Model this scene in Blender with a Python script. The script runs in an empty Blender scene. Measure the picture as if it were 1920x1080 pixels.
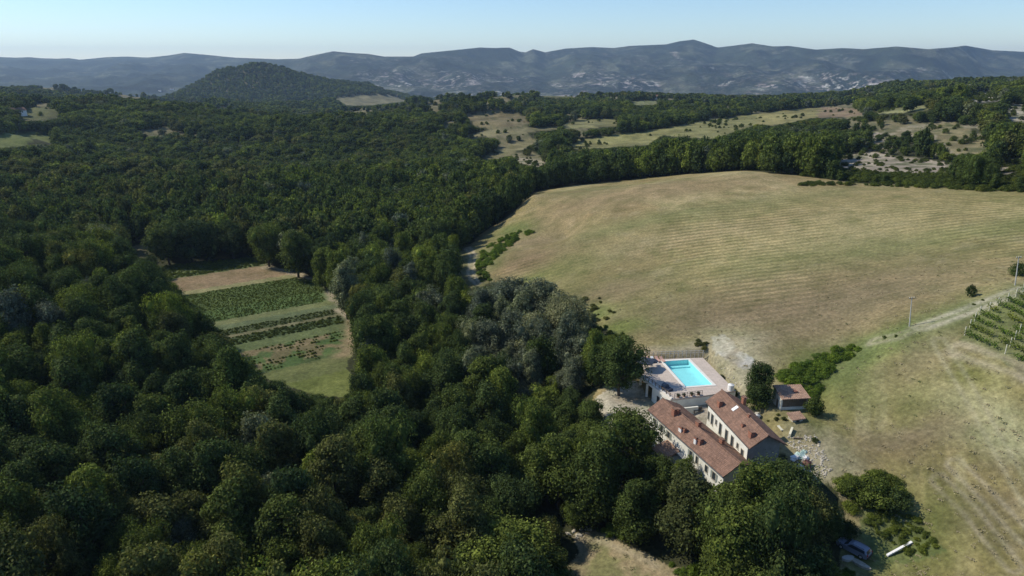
import bpy, math, random
import numpy as np
from mathutils import Vector, Matrix

R = math.radians
random.seed(7)
scn = bpy.context.scene
col = scn.collection

# ---------------------------------------------------------------- camera, sky, sun, exposure
CAMZ = 60.0
PITCH = 18.2
cam_d = bpy.data.cameras.new('camera')
cam_d.sensor_width = 36.0
cam_d.lens = 24.0
cam_d.clip_start = 0.5
cam_d.clip_end = 40000
cam = bpy.data.objects.new('camera', cam_d)
cam.location = (0, 0, CAMZ)
cam.rotation_euler = (R(90 - PITCH), 0, 0)
col.objects.link(cam)
scn.camera = cam

SUN_EL = 44.0
HAZE = 6.0e-5
SUN_AZ = (-0.965, 0.26)          # horizontal direction towards the sun
world = bpy.data.worlds.new('World')
scn.world = world
world.use_nodes = True
wn = world.node_tree
wn.nodes.clear()
sky = wn.nodes.new('ShaderNodeTexSky')
sky.sky_type = 'NISHITA'
sky.sun_disc = False
sky.sun_elevation = R(SUN_EL)
sky.sun_rotation = math.atan2(SUN_AZ[0], SUN_AZ[1])
sky.altitude = 300
sky.air_density = 1.0
sky.dust_density = 0.0
sky.ozone_density = 6.0
bg = wn.nodes.new('ShaderNodeBackground')
bg.inputs['Strength'].default_value = 0.137
wo = wn.nodes.new('ShaderNodeOutputWorld')
wn.links.new(sky.outputs[0], bg.inputs[0])
wn.links.new(bg.outputs[0], wo.inputs[0])

sd = bpy.data.lights.new('sun', 'SUN')
sd.energy = 4.2
sd.angle = R(0.5)
sd.color = (1.0, 0.93, 0.80)
sun = bpy.data.objects.new('sun', sd)
_s = Vector((SUN_AZ[0], SUN_AZ[1], 0)).normalized() * math.cos(R(SUN_EL)) + Vector((0, 0, math.sin(R(SUN_EL))))
sun.rotation_euler = _s.to_track_quat('Z', 'Y').to_euler()
sun.location = (-60, 60, 200)
col.objects.link(sun)

scn.view_settings.view_transform = 'Standard'
scn.view_settings.look = 'None'
scn.view_settings.exposure = 0.12
scn.view_settings.gamma = 1.0
scn.cycles.max_bounces = 4
scn.cycles.diffuse_bounces = 2
scn.cycles.glossy_bounces = 2
scn.cycles.transmission_bounces = 3
scn.cycles.volume_bounces = 0
scn.cycles.use_denoising = True

# ---------------------------------------------------------------- small numeric toolbox
F = 1280.0
CP, SP = math.cos(R(PITCH)), math.sin(R(PITCH))


def ray(u, v):
    b = (540 - v) / F
    return np.array([(u - 960) / F, CP + b * SP, -SP + b * CP])


def project(x, y, z):
    depth = y * CP - (z - CAMZ) * SP
    depth = np.maximum(depth, 1.0)
    up = y * SP + (z - CAMZ) * CP
    return 960 + F * x / depth, 540 - F * up / depth, depth


def uz(u, v, z):
    d = ray(u, v)
    t = (z - CAMZ) / d[2]
    return d[0] * t, d[1] * t, z


def ur(u, v, r, dz=0.0):
    d = ray(u, v)
    t = r / math.hypot(d[0], d[1])
    return d[0] * t, d[1] * t, CAMZ + d[2] * t + dz


def _h(ix, iy, s):
    a = (ix.astype(np.int64) * 374761393 + iy.astype(np.int64) * 668265263 + s * 1442695041) & 0xffffffff
    a = ((a ^ (a >> 13)) * 1274126177) & 0xffffffff
    a = (a ^ (a >> 16)) & 0xffffffff
    return a / 4294967295.0


def vn(x, y, s=0):
    x0 = np.floor(x); y0 = np.floor(y)
    fx = x - x0; fy = y - y0
    fx = fx * fx * fx * (fx * (fx * 6 - 15) + 10)
    fy = fy * fy * fy * (fy * (fy * 6 - 15) + 10)
    a = _h(x0, y0, s); b = _h(x0 + 1, y0, s); c = _h(x0, y0 + 1, s); d = _h(x0 + 1, y0 + 1, s)
    return (a * (1 - fx) + b * fx) * (1 - fy) + (c * (1 - fx) + d * fx) * fy


def fbm(x, y, s=0, o=4):
    t = 0; a = 0.5; n = 0
    for i in range(o):
        t = t + a * vn(x, y, s + i * 17)
        n += a
        a *= 0.5
        x, y = 1.73 * x + 1.01 * y + 13.1, -1.01 * x + 1.73 * y + 7.7
    return t / n


def ridged(x, y, s=0, o=4):
    t = 0; a = 0.5; n = 0
    for i in range(o):
        t = t + a * (1 - np.abs(2 * vn(x, y, s + i * 23) - 1))
        n += a
        a *= 0.5
        x, y = 1.73 * x + 1.01 * y + 3.1, -1.01 * x + 1.73 * y + 9.7
    return t / n


def sst(a, b, x):
    t = np.clip((x - a) / (b - a), 0, 1)
    return t * t * (3 - 2 * t)


def inpoly(px, py, poly):
    px = np.asarray(px, float); py = np.asarray(py, float)
    c = np.zeros(px.shape, bool)
    n = len(poly)
    for i in range(n):
        x1, y1 = poly[i][0], poly[i][1]
        x2, y2 = poly[(i + 1) % n][0], poly[(i + 1) % n][1]
        if y1 == y2:
            continue
        k = ((y1 > py) != (y2 > py)) & (px < (x2 - x1) * (py - y1) / (y2 - y1) + x1)
        c ^= k
    return c


def seg_dist(px, py, line):
    best = np.full(np.shape(px), 1e9)
    for (x1, y1), (x2, y2) in zip(line[:-1], line[1:]):
        dx, dy = x2 - x1, y2 - y1
        t = np.clip(((px - x1) * dx + (py - y1) * dy) / (dx * dx + dy * dy + 1e-9), 0, 1)
        best = np.minimum(best, np.hypot(px - x1 - t * dx, py - y1 - t * dy))
    return best


# ---------------------------------------------------------------- relief
ctrl = []
for u, v, z in [  # farm and meadow
        (1200, 735, -3.1), (1150, 745, -4), (1120, 760, -5), (1262, 870, -6), (1340, 915, -6), (1480, 865, -2.5),
        (1490, 775, 0.4), (1400, 750, -1), (1440, 740, 1.2), (1385, 705, 0.8), (1310, 664, 0.6), (1225, 664, 0.1), (1420, 640, 4),
        (1560, 780, 1.5), (1540, 860, -1.5),
        (1607, 1030, -7), (1690, 1030, -6.5), (1150, 1060, -12), (1120, 1000, -12.5), (1900, 1050, -2.5), (1800, 850, 3), (1650, 800, 1),
        (1900, 700, 12), (1750, 660, 10), (1600, 660, 5), (1700, 622, 11.5), (1920, 545, 19),
        (1450, 610, 5), (1200, 625, 0), (1110, 590, -3), (950, 480, -5), (905, 520, -9), (1000, 400, 0), (1000, 364, 5), (1080, 440, 3), (1100, 400, 6),
        (1200, 345, 12), (1390, 322, 17), (1600, 342, 17), (1750, 350, 19), (1920, 362, 21), (2150, 380, 24), (1400, 480, 8), (1700, 480, 13),
        (1200, 480, 3), (1400, 400, 12), (1700, 400, 17),
        (330, 500, -15), (600, 500, -15), (660, 600, -15), (560, 680, -15.5), (640, 740, -16), (60, 465, -12), (270, 460, -13), (760, 560, -14)]:
    ctrl.append(uz(u, v, z))
ctrl += [(-140, 140, 3), (-117, 190, -2), (-90, 110, -5), (-70, 150, -9), (-48, 120, -10), (-20, 85, -13), (10, 90, -14), (0, 125, -15),
         (-20, 180, -16), (-190, 190, 1), (-220, 130, 8), (-110, 60, 0), (0, 0, -10), (55, 40, -9), (150, 60, 0), (250, 130, 16), (40, 70, -10),
         (-40, 20, -9), (-300, 60, 12), (300, 40, 12), (0, -300, -10), (-300, -300, 10), (300, -300, 10), (-150, 245, -13), (20, 250, -3),
         (-170, 250, -12), (-60, 300, -15), (-12, 310, -13), (60, 330, 3)]
for u, v, r, z in [  # azimuth taken from u, distance, height
        (60, 300, 450, -9), (400, 300, 460, -12), (700, 300, 470, -13), (950, 300, 420, -9), (1100, 300, 400, -4),
        (60, 250, 640, -3), (20, 230, 800, 7), (300, 250, 700, -12), (600, 250, 700, -12), (850, 250, 650, -8), (1000, 250, 620, -6), (1150, 260, 560, -4),
        (1300, 240, 640, 3), (1450, 220, 800, 5), (1600, 205, 980, 7), (1200, 270, 520, -2), (1400, 280, 470, 2),
        (1600, 290, 420, 9), (1700, 320, 370, 12), (1760, 200, 700, 26), (1900, 230, 620, 22), (1700, 260, 520, 14), (2100, 230, 650, 26),
        (1850, 300, 420, 14), (1560, 240, 700, 10), (1880, 160, 1200, 30), (1700, 165, 1400, 24), (1600, 185, 1300, 4), (2100, 160, 1300, 34),
        (100, 205, 1100, 0), (300, 200, 1250, -4), (150, 170, 1350, 5), (450, 215, 1200, -18), (600, 210, 1300, -28), (800, 210, 1150, -14),
        (950, 200, 1150, -6), (1000, 182, 1450, -6), (1200, 182, 1450, -5), (1400, 190, 1300, -4), (600, 190, 1800, -48),
        (100, 155, 2000, -2), (0, 155, 2100, -4), (-200, 155, 2000, 4), (250, 175, 1800, -30), (800, 190, 1700, -38), (1200, 190, 2000, -40), (1600, 190, 2000, -30),
        (1900, 170, 2000, -10), (-400, 200, 1000, 5), (2500, 200, 1000, 40), (2400, 300, 500, 30), (-300, 300, 450, 5)]:
    x, y, _ = ur(u, v, r)
    ctrl.append((x, y, z))
for u in (-600, 0, 500, 1000, 1500, 2000, 2500):
    for r in (3000, 4200):
        x, y, _ = ur(u, 200, r)
        ctrl.append((x, y, -85 if r == 3000 else -150))
ctrl = np.array(ctrl)


def warpc(x, y):                     # log-polar-like coordinates so that near and far points weigh alike
    r = np.hypot(x, y) + 60
    k = np.log(r / 60) / r * 60
    return x * k, y * k


_cx, _cy = warpc(ctrl[:, 0], ctrl[:, 1])
_n = len(ctrl)
_d = np.hypot(_cx[:, None] - _cx[None], _cy[:, None] - _cy[None])
_A = np.zeros((_n + 3, _n + 3))
_A[:_n, :_n] = _d + np.eye(_n) * 0.25 * -1
_A[:_n, _n] = 1; _A[:_n, _n + 1] = _cx; _A[:_n, _n + 2] = _cy
_A[_n, :_n] = 1; _A[_n + 1, :_n] = _cx; _A[_n + 2, :_n] = _cy
_w = np.linalg.solve(_A, np.concatenate([ctrl[:, 2], [0, 0, 0]]))


def rbf(x, y):
    a, b = warpc(x, y)
    z = _w[_n] + _w[_n + 1] * a + _w[_n + 2] * b
    for i in range(_n):
        z = z + _w[i] * np.hypot(a - _cx[i], b - _cy[i])
    return z


SKY_LINE = [(-500, 100), (-300, 108), (-100, 104), (0, 107), (30, 108), (55, 107), (75, 109), (105, 110), (130, 109), (150, 112), (200, 107), (240, 106), (275, 108),
            (315, 104), (345, 99), (380, 102), (440, 108), (520, 111), (560, 110), (590, 103), (625, 96), (655, 99), (690, 101), (720, 106),
            (775, 106), (790, 100), (860, 93), (900, 89), (925, 90), (955, 89), (975, 97), (985, 98), (1000, 92), (1022, 98), (1060, 91), (1110, 88), (1150, 90),
            (1180, 86), (1250, 83), (1275, 77), (1300, 74), (1320, 80), (1345, 89), (1380, 85), (1410, 81), (1450, 87), (1480, 86), (1530, 93), (1580, 90), (1620, 92), (1680, 87),
            (1740, 92), (1790, 88), (1810, 85), (1860, 94), (1920, 97), (2100, 90), (2300, 84), (2500, 92)]
_st = []; _sa = []
for u, v in SKY_LINE:
    d = ray(u, v)
    _st.append(math.atan2(d[0], d[1])); _sa.append(d[2] / math.hypot(d[0], d[1]))
_st = np.array(_st); _sa = np.array(_sa)


HILL_LINE = [(180, 999), (300, 186), (330, 170), (360, 155), (385, 145), (405, 134), (425, 128), (450, 124), (470, 121), (500, 123), (540, 131), (580, 138), (610, 142), (650, 144), (690, 149), (720, 158), (760, 172), (800, 186), (840, 999)]
_ht = []; _hz = []
for u, v in HILL_LINE:
    d = ray(u, min(v, 300))
    _ht.append(math.atan2(d[0], d[1])); _hz.append(0.0 if v > 900 else CAMZ + d[2] / math.hypot(d[0], d[1]) * 2700 + 62)
_ht = np.array(_ht); _hz = np.array(_hz)


def mountains(th, r, x, y):
    sl = np.interp(th, _st, _sa)
    lo = math.atan2((300 - 960) / F, 1.05)
    hi = math.atan2((1760 - 960) / F, 1.05)
    R0 = 7200 + 2400 * (1 - sst(lo - 0.12, lo + 0.25, th)) + 1900 * sst(hi - 0.01, hi + 0.05, th) + 500 * np.sin(th * 9)
    zs = CAMZ + sl * R0
    t = (r - 4000) / (R0 - 4000)
    s = np.clip(t, 0, 1)
    up = -165 + (zs + 165) * (0.30 * s + 0.70 * s ** 2.1)
    env = np.clip(4 * s * (1 - s), 0, 1) ** 0.75
    wx = x + 500 * (fbm(x / 900, y / 900, 5, 3) - 0.5)
    n = ridged(wx / 1050, y / 1900, 3, 5) - 0.56
    n2 = ridged(x / 330, y / 420, 9, 4) - 0.55
    z = up + env * (215 * n + 75 * n2)
    # a nearer spur on the right, the slope runs out behind the crest
    z = np.where(t > 1, zs - (r - R0) * 0.10, z)
    lim = CAMZ + (sl - 0.0018 - 0.010 * (1 - s)) * r
    z = np.where(t < 1, np.minimum(z, lim + 6 * (fbm(x / 200, y / 200, 11, 3) - 0.5)), z)
    z = np.where(s > 0.965, z * (1 - sst(0.965, 1.0, s)) + zs * sst(0.965, 1.0, s), z)
    return z


def bump(x, y, u, r, z, su, sr, rot=0.0):
    th = math.atan2((u - 960) / F, 1.05)
    cx, cy = r * math.sin(th), r * math.cos(th)
    a = math.cos(th + rot); b = math.sin(th + rot)
    dx = (x - cx) * a - (y - cy) * b
    dy = (x - cx) * b + (y - cy) * a
    return z * np.exp(-((dx / su) ** 2 + (dy / sr) ** 2))


def height(x, y):
    r = np.hypot(x, y)
    th = np.arctan2(x, y)
    z = rbf(x, y)
    far = sst(330, 900, r)
    z = z + far * 13 * (fbm(x / 210, y / 210, 31, 4) - 0.5) * (1 - sst(2500, 3500, r)) + 0.5 * (fbm(x / 26, y / 26, 41, 3) - 0.5) * sst(60, 130, r)
    lf = 1 - 0.7 * sst(-0.06, 0.10, th)
    z = z + sst(400, 700, r) * (1 - sst(2100, 2900, r)) * lf * 52 * (ridged(x / 620 + 0.5 * fbm(x / 300, y / 300, 61, 2), y / 270, 63, 3) - 0.66)
    z = z + sst(1500, 2400, r) * 30 * (ridged(x / 380, y / 380, 35, 4) - 0.55) * (1 - sst(3200, 4200, r))
    # the wooded cone and its long shoulder
    hp = np.interp(th, _ht, _hz) * np.exp(-((r - 2700 - 60 * np.sin(th * 30)) / 330) ** 2)
    z = z + hp * (1 + 0.30 * (ridged(x / 190, y / 240, 77, 4) - 0.66))
    # little ridges closer in
    z = z + bump(x, y, 1780, 640, 6, 60, 60)
    m = mountains(th, r, x, y)
    w = sst(3300, 4300, r) * (np.abs(th) < 1.2) + sst(3300, 4300, r) * (np.abs(th) >= 1.2)
    return z * (1 - w) + m * w


A0 = 48.0
th_in = np.linspace(R(-A0), R(A0), 600)
th_out = np.linspace(R(A0), R(360 - A0), 62)[1:-1]
TH = np.concatenate([th_in, th_out])
RR = np.concatenate([[6, 14, 24, 34, 44, 54], np.exp(np.linspace(math.log(62), math.log(380), 395)),
                     np.exp(np.linspace(math.log(383), math.log(1500), 140)), np.exp(np.linspace(math.log(1520), math.log(4000), 95)),
                     np.exp(np.linspace(math.log(4040), math.log(12500), 130))])
NT, NR = len(TH), len(RR)
TT, RG = np.meshgrid(TH, RR)
GX, GY = RG * np.sin(TT), RG * np.cos(TT)
GZ = height(GX, GY)
TH_EXT = np.concatenate([TH, [TH[0] + 2 * math.pi]])
GZ_EXT = np.concatenate([GZ, GZ[:, :1]], axis=1)


def ht(x, y):
    x = np.asarray(x, float); y = np.asarray(y, float)
    r = np.clip(np.hypot(x, y), RR[0], RR[-1] - 1)
    th = np.arctan2(x, y)
    th = np.where(th < TH[0], th + 2 * math.pi, th)
    i = np.clip(np.searchsorted(RR, r) - 1, 0, NR - 2)
    j = np.clip(np.searchsorted(TH_EXT, th) - 1, 0, NT - 1)
    a = (r - RR[i]) / (RR[i + 1] - RR[i]); b = (th - TH_EXT[j]) / (TH_EXT[j + 1] - TH_EXT[j])
    return (GZ_EXT[i, j] * (1 - a) + GZ_EXT[i + 1, j] * a) * (1 - b) + (GZ_EXT[i, j + 1] * (1 - a) + GZ_EXT[i + 1, j + 1] * a) * b


def ground_at(u, v):
    """first point of the relief along the line of sight"""
    d = ray(u, v)
    t = np.exp(np.linspace(math.log(50), math.log(11000), 2600))
    x, y, z = d[0] * t, d[1] * t, CAMZ + d[2] * t
    h = ht(x, y)
    k = np.where(z <= h)[0]
    if len(k) == 0:
        i = int(np.argmin(z - h))
    else:
        i = k[0]
        if i > 0:
            f0 = z[i - 1] - h[i - 1]; f1 = h[i] - z[i]
            tt = t[i - 1] + (t[i] - t[i - 1]) * f0 / (f0 + f1 + 1e-9)
            return d[0] * tt, d[1] * tt
    return x[i], y[i]


def gpoly(pts):
    out = []
    n = len(pts)
    for i in range(n):
        a, b = pts[i], pts[(i + 1) % n]
        for f in (0, 0.5):
            out.append(ground_at(a[0] + (b[0] - a[0]) * f, a[1] + (b[1] - a[1]) * f))
    return out


def gline(pts):
    return [ground_at(*p) for p in pts]


# level the ground under the farm
def flatten(poly, z, soft):
    global GZ, GZ_EXT
    cx = np.mean([p[0] for p in poly]); cy = np.mean([p[1] for p in poly])
    near = (np.abs(GX - cx) < 110) & (np.abs(GY - cy) < 110)
    X, Y = GX[near], GY[near]
    ins = inpoly(X, Y, poly)
    dd = seg_dist(X, Y, list(poly) + [poly[0]])
    w = np.where(ins, 1.0, 1 - sst(0, soft, dd))
    GZ[near] = GZ[near] * (1 - w) + z * w
    GZ_EXT = np.concatenate([GZ, GZ[:, :1]], axis=1)


# ---------------------------------------------------------------- materials
def mat(name):
    m = bpy.data.materials.new(name)
    m.use_nodes = True
    nt = m.node_tree
    b = nt.nodes['Principled BSDF']
    return m, nt, b


def N(nt, t, **kw):
    n = nt.nodes.new(t)
    for k, v in kw.items():
        setattr(n, k, v)
    return n


def noise_node(nt, scale, detail=4, rough=0.6, coord=None):
    n = N(nt, 'ShaderNodeTexNoise')
    n.inputs['Scale'].default_value = scale
    n.inputs['Detail'].default_value = detail
    n.inputs['Roughness'].default_value = rough
    if coord is not None:
        nt.links.new(coord, n.inputs['Vector'])
    return n


def ramp(nt, stops, src=None):
    r = N(nt, 'ShaderNodeValToRGB')
    e = r.color_ramp.elements
    while len(e) < len(stops):
        e.new(0.5)
    for k, (p, c) in enumerate(stops):
        e[k].position = p
        e[k].color = (c, c, c, 1) if isinstance(c, (int, float)) else (*c, 1)
    if src is not None:
        nt.links.new(src, r.inputs[0])
    return r


def mul(nt, a, b, fac=1.0, mode='MULTIPLY'):
    m = N(nt, 'ShaderNodeMix', data_type='RGBA', blend_type=mode)
    m.inputs[0].default_value = fac
    for s, k in ((a, 6), (b, 7)):
        if isinstance(s, tuple):
            m.inputs[k].default_value = (*s, 1)
        else:
            nt.links.new(s, m.inputs[k])
    return m.outputs[2]


def plain(name, c, rough=0.8, var=0.25, scale=1.5, metal=0.0, bumpv=0.0, c2=None):
    m, nt, b = mat(name)
    tc = N(nt, 'ShaderNodeTexCoord')
    n = noise_node(nt, scale, 5, 0.65, tc.outputs['Object'])
    r = ramp(nt, [(0.3, tuple(x * (1 - var) for x in c)), (0.7, c2 or tuple(min(1, x * (1 + var)) for x in c))], n.outputs['Fac'])
    nt.links.new(r.outputs[0], b.inputs['Base Color'])
    b.inputs['Roughness'].default_value = rough
    b.inputs['Metallic'].default_value = metal
    if bumpv:
        bp = N(nt, 'ShaderNodeBump')
        bp.inputs['Strength'].default_value = bumpv
        bp.inputs['Distance'].default_value = 0.05
        nt.links.new(n.outputs['Fac'], bp.inputs['Height'])
        nt.links.new(bp.outputs[0], b.inputs['Normal'])
    return m


def ground_material():
    m, nt, b = mat('ground_cover')
    att = N(nt, 'ShaderNodeAttribute', attribute_name='cover')
    row = N(nt, 'ShaderNodeAttribute', attribute_name='row_phase')
    amt = N(nt, 'ShaderNodeAttribute', attribute_name='row_amount')
    frs = N(nt, 'ShaderNodeAttribute', attribute_name='wooded')
    geo = N(nt, 'ShaderNodeNewGeometry')
    pos = geo.outputs['Position']
    n1 = noise_node(nt, 1.3, 5, 0.7, pos)        # tufts
    n2 = noise_node(nt, 0.16, 5, 0.65, pos)      # patches
    n3 = noise_node(nt, 0.06, 8, 0.78, pos)      # far woods
    r1 = ramp(nt, [(0.28, 0.45), (0.5, 0.95), (0.72, 1.6)], n1.outputs['Fac'])
    r2 = ramp(nt, [(0.3, (0.68, 0.74, 0.64)), (0.5, (1, 1, 1)), (0.7, (1.32, 1.26, 1.28))], n2.outputs['Fac'])
    c = mul(nt, att.outputs['Color'], r1.outputs[0], 0.75)
    c = mul(nt, c, r2.outputs[0], 0.9)
    # mown rows
    s = N(nt, 'ShaderNodeMath', operation='SINE')
    wob = N(nt, 'ShaderNodeMath', operation='MULTIPLY_ADD')
    nt.links.new(n2.outputs['Fac'], wob.inputs[0]); wob.inputs[1].default_value = 3.5
    nt.links.new(row.outputs['Fac'], wob.inputs[2])
    nt.links.new(wob.outputs[0], s.inputs[0])
    r3 = ramp(nt, [(0.0, (0.72, 0.75, 0.68)), (0.5, (0.97, 0.98, 0.95)), (1.0, (1.26, 1.2, 1.18))])
    mr = N(nt, 'ShaderNodeMapRange')
    mr.inputs[1].default_value = -1; mr.inputs[2].default_value = 1
    nt.links.new(s.outputs[0], mr.inputs[0])
    nt.links.new(mr.outputs[0], r3.inputs[0])
    mx = N(nt, 'ShaderNodeMix', data_type='RGBA', blend_type='MULTIPLY')
    nt.links.new(amt.outputs['Fac'], mx.inputs[0])
    nt.links.new(c, mx.inputs[6]); nt.links.new(r3.outputs[0], mx.inputs[7])
    c = mx.outputs[2]
    r4 = ramp(nt, [(0.38, 0.35), (0.5, 0.9), (0.62, 1.6)], n3.outputs['Fac'])
    mx = N(nt, 'ShaderNodeMix', data_type='RGBA', blend_type='MULTIPLY')
    nt.links.new(frs.outputs['Fac'], mx.inputs[0])
    nt.links.new(c, mx.inputs[6]); nt.links.new(r4.outputs[0], mx.inputs[7])
    n6 = noise_node(nt, 0.0065, 6, 0.62, pos)
    r6 = ramp(nt, [(0.36, 0.55), (0.5, 1.0), (0.64, 1.5)], n6.outputs['Fac'])
    m6 = N(nt, 'ShaderNodeMix', data_type='RGBA', blend_type='MULTIPLY')
    nt.links.new(frs.outputs['Fac'], m6.inputs[0])
    nt.links.new(mx.outputs[2], m6.inputs[6]); nt.links.new(r6.outputs[0], m6.inputs[7])
    bdl = N(nt, 'ShaderNodeAttribute', attribute_name='badland')
    n7 = noise_node(nt, 0.021, 7, 0.72, pos)
    r7 = ramp(nt, [(0.53, 0.0), (0.58, 0.75), (0.66, 1.0)], n7.outputs['Fac'])
    n8 = noise_node(nt, 0.008, 3, 0.6, pos)
    r8 = ramp(nt, [(0.35, (0.30, 0.23, 0.21)), (0.5, (0.42, 0.36, 0.32)), (0.66, (0.60, 0.58, 0.50))], n8.outputs['Fac'])
    mb = N(nt, 'ShaderNodeMath', operation='MULTIPLY')
    nt.links.new(bdl.outputs['Fac'], mb.inputs[0]); nt.links.new(r7.outputs[0], mb.inputs[1])
    m7 = N(nt, 'ShaderNodeMix', data_type='RGBA')
    nt.links.new(mb.outputs[0], m7.inputs[0]); nt.links.new(m6.outputs[2], m7.inputs[6]); nt.links.new(r8.outputs[0], m7.inputs[7])
    nt.links.new(m7.outputs[2], b.inputs['Base Color'])
    b.inputs['Roughness'].default_value = 0.95
    b.inputs['Specular IOR Level'].default_value = 0.1
    bp = N(nt, 'ShaderNodeBump')
    bp.inputs['Strength'].default_value = 0.6
    bp.inputs['Distance'].default_value = 0.35
    nt.links.new(n1.outputs['Fac'], bp.inputs['Height'])
    bp2 = N(nt, 'ShaderNodeBump')
    bp2.inputs['Distance'].default_value = 9.0
    mm = N(nt, 'ShaderNodeMath', operation='MULTIPLY')
    nt.links.new(frs.outputs['Fac'], mm.inputs[0]); mm.inputs[1].default_value = 0.8
    nt.links.new(mm.outputs[0], bp2.inputs['Strength'])
    nt.links.new(n3.outputs['Fac'], bp2.inputs['Height'])
    nt.links.new(bp.outputs[0], bp2.inputs['Normal'])
    nt.links.new(bp2.outputs[0], b.inputs['Normal'])
    return m


def leaf_material(name, dark, light, far=False):
    m, nt, b = mat(name)
    oi = N(nt, 'ShaderNodeObjectInfo')
    geo = N(nt, 'ShaderNodeNewGeometry')
    tc = N(nt, 'ShaderNodeTexCoord')
    n = noise_node(nt, 0.55, 2, 0.6, tc.outputs['Object'])
    r = ramp(nt, [(0.3, dark), (0.72, light)], n.outputs['Fac'])
    rv = ramp(nt, [(0.0, (0.66, 0.74, 0.78)), (0.35, (0.90, 0.93, 0.88)), (0.65, (1.03, 1.05, 0.95)), (0.9, (1.2, 1.22, 0.95)), (1.0, (1.35, 1.25, 0.95))], oi.outputs['Random'])
    c = mul(nt, r.outputs[0], rv.outputs[0], 1.0)
    rl = ramp(nt, [(0.0, 0.6), (0.6, 1.0), (1.0, 1.75)], geo.outputs['Random Per Island'])
    c = mul(nt, c, rl.outputs[0], 1.0)
    nt.links.new(c, b.inputs['Base Color'])
    b.inputs['Roughness'].default_value = 0.8
    b.inputs['Specular IOR Level'].default_value = 0.06
    tr = N(nt, 'ShaderNodeBsdfTranslucent')
    tcl = mul(nt, c, (1.15, 1.25, 0.7), 1.0)
    nt.links.new(tcl, tr.inputs['Color'])
    ms = N(nt, 'ShaderNodeMixShader')
    ms.inputs[0].default_value = 0.28
    nt.links.new(b.outputs[0], ms.inputs[1]); nt.links.new(tr.outputs[0], ms.inputs[2])
    nt.links.new(ms.outputs[0], nt.nodes['Material Output'].inputs['Surface'])
    return m


M = {}
M['ground'] = ground_material()
M['leaf_dark'] = leaf_material('leaves_dark', (0.0348, 0.0520, 0.0171), (0.0980, 0.1298, 0.0409))
M['leaf_mid'] = leaf_material('leaves_mid', (0.0496, 0.0664, 0.0164), (0.1377, 0.1661, 0.0400))
M['leaf_lime'] = leaf_material('leaves_lime', (0.0715, 0.0930, 0.0192), (0.1858, 0.2193, 0.0474))
M['leaf_bramble'] = leaf_material('leaves_bramble', (0.075, 0.115, 0.018), (0.19, 0.26, 0.045))
M['leaf_silver'] = leaf_material('leaves_silver', (0.0741, 0.0853, 0.0554), (0.2068, 0.2204, 0.1460))
M['leaf_olive'] = leaf_material('leaves_olive', (0.0606, 0.0690, 0.0222), (0.1542, 0.1569, 0.0504))
M['bark'] = plain('bark', (0.075, 0.058, 0.042), 0.9, 0.4, 3.0, bumpv=0.5)
M['bare'] = plain('bare_twigs', (0.11, 0.09, 0.075), 0.9, 0.4, 3.0)

# ---------------------------------------------------------------- object helpers


def tag(o, label=None, cat=None, group=None, kind=None):
    if label: o['label'] = label
    if cat: o['category'] = cat
    if group: o['group'] = group
    if kind: o['kind'] = kind
    return o


def empty(name, loc, rz=0.0, label=None, cat=None, group=None):
    o = bpy.data.objects.new(name, None)
    o.location = loc
    o.rotation_euler = (0, 0, rz)
    o.empty_display_size = 0.5
    col.objects.link(o)
    return tag(o, label, cat, group)


def link_mesh(name, me, material=None, parent=None, loc=(0, 0, 0), rot=(0, 0, 0)):
    o = bpy.data.objects.new(name, me)
    if material is not None and len(me.materials) == 0:
        me.materials.append(material)
    o.location = loc
    o.rotation_euler = rot
    if parent is not None:
        o.parent = parent
    col.objects.link(o)
    return o


def quads_mesh(name, V, Q, smooth=False):
    me = bpy.data.meshes.new(name)
    V = np.asarray(V, np.float32); Q = np.asarray(Q, np.int32)
    me.vertices.add(len(V)); me.vertices.foreach_set('co', V.ravel())
    k = Q.shape[1]
    me.loops.add(Q.size); me.loops.foreach_set('vertex_index', Q.ravel())
    me.polygons.add(len(Q))
    me.polygons.foreach_set('loop_start', np.arange(0, Q.size, k, dtype=np.int32))
    me.polygons.foreach_set('loop_total', np.full(len(Q), k, np.int32))
    if smooth:
        me.polygons.foreach_set('use_smooth', np.ones(len(Q), bool))
    me.update(calc_edges=True)
    me.validate()
    return me


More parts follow.
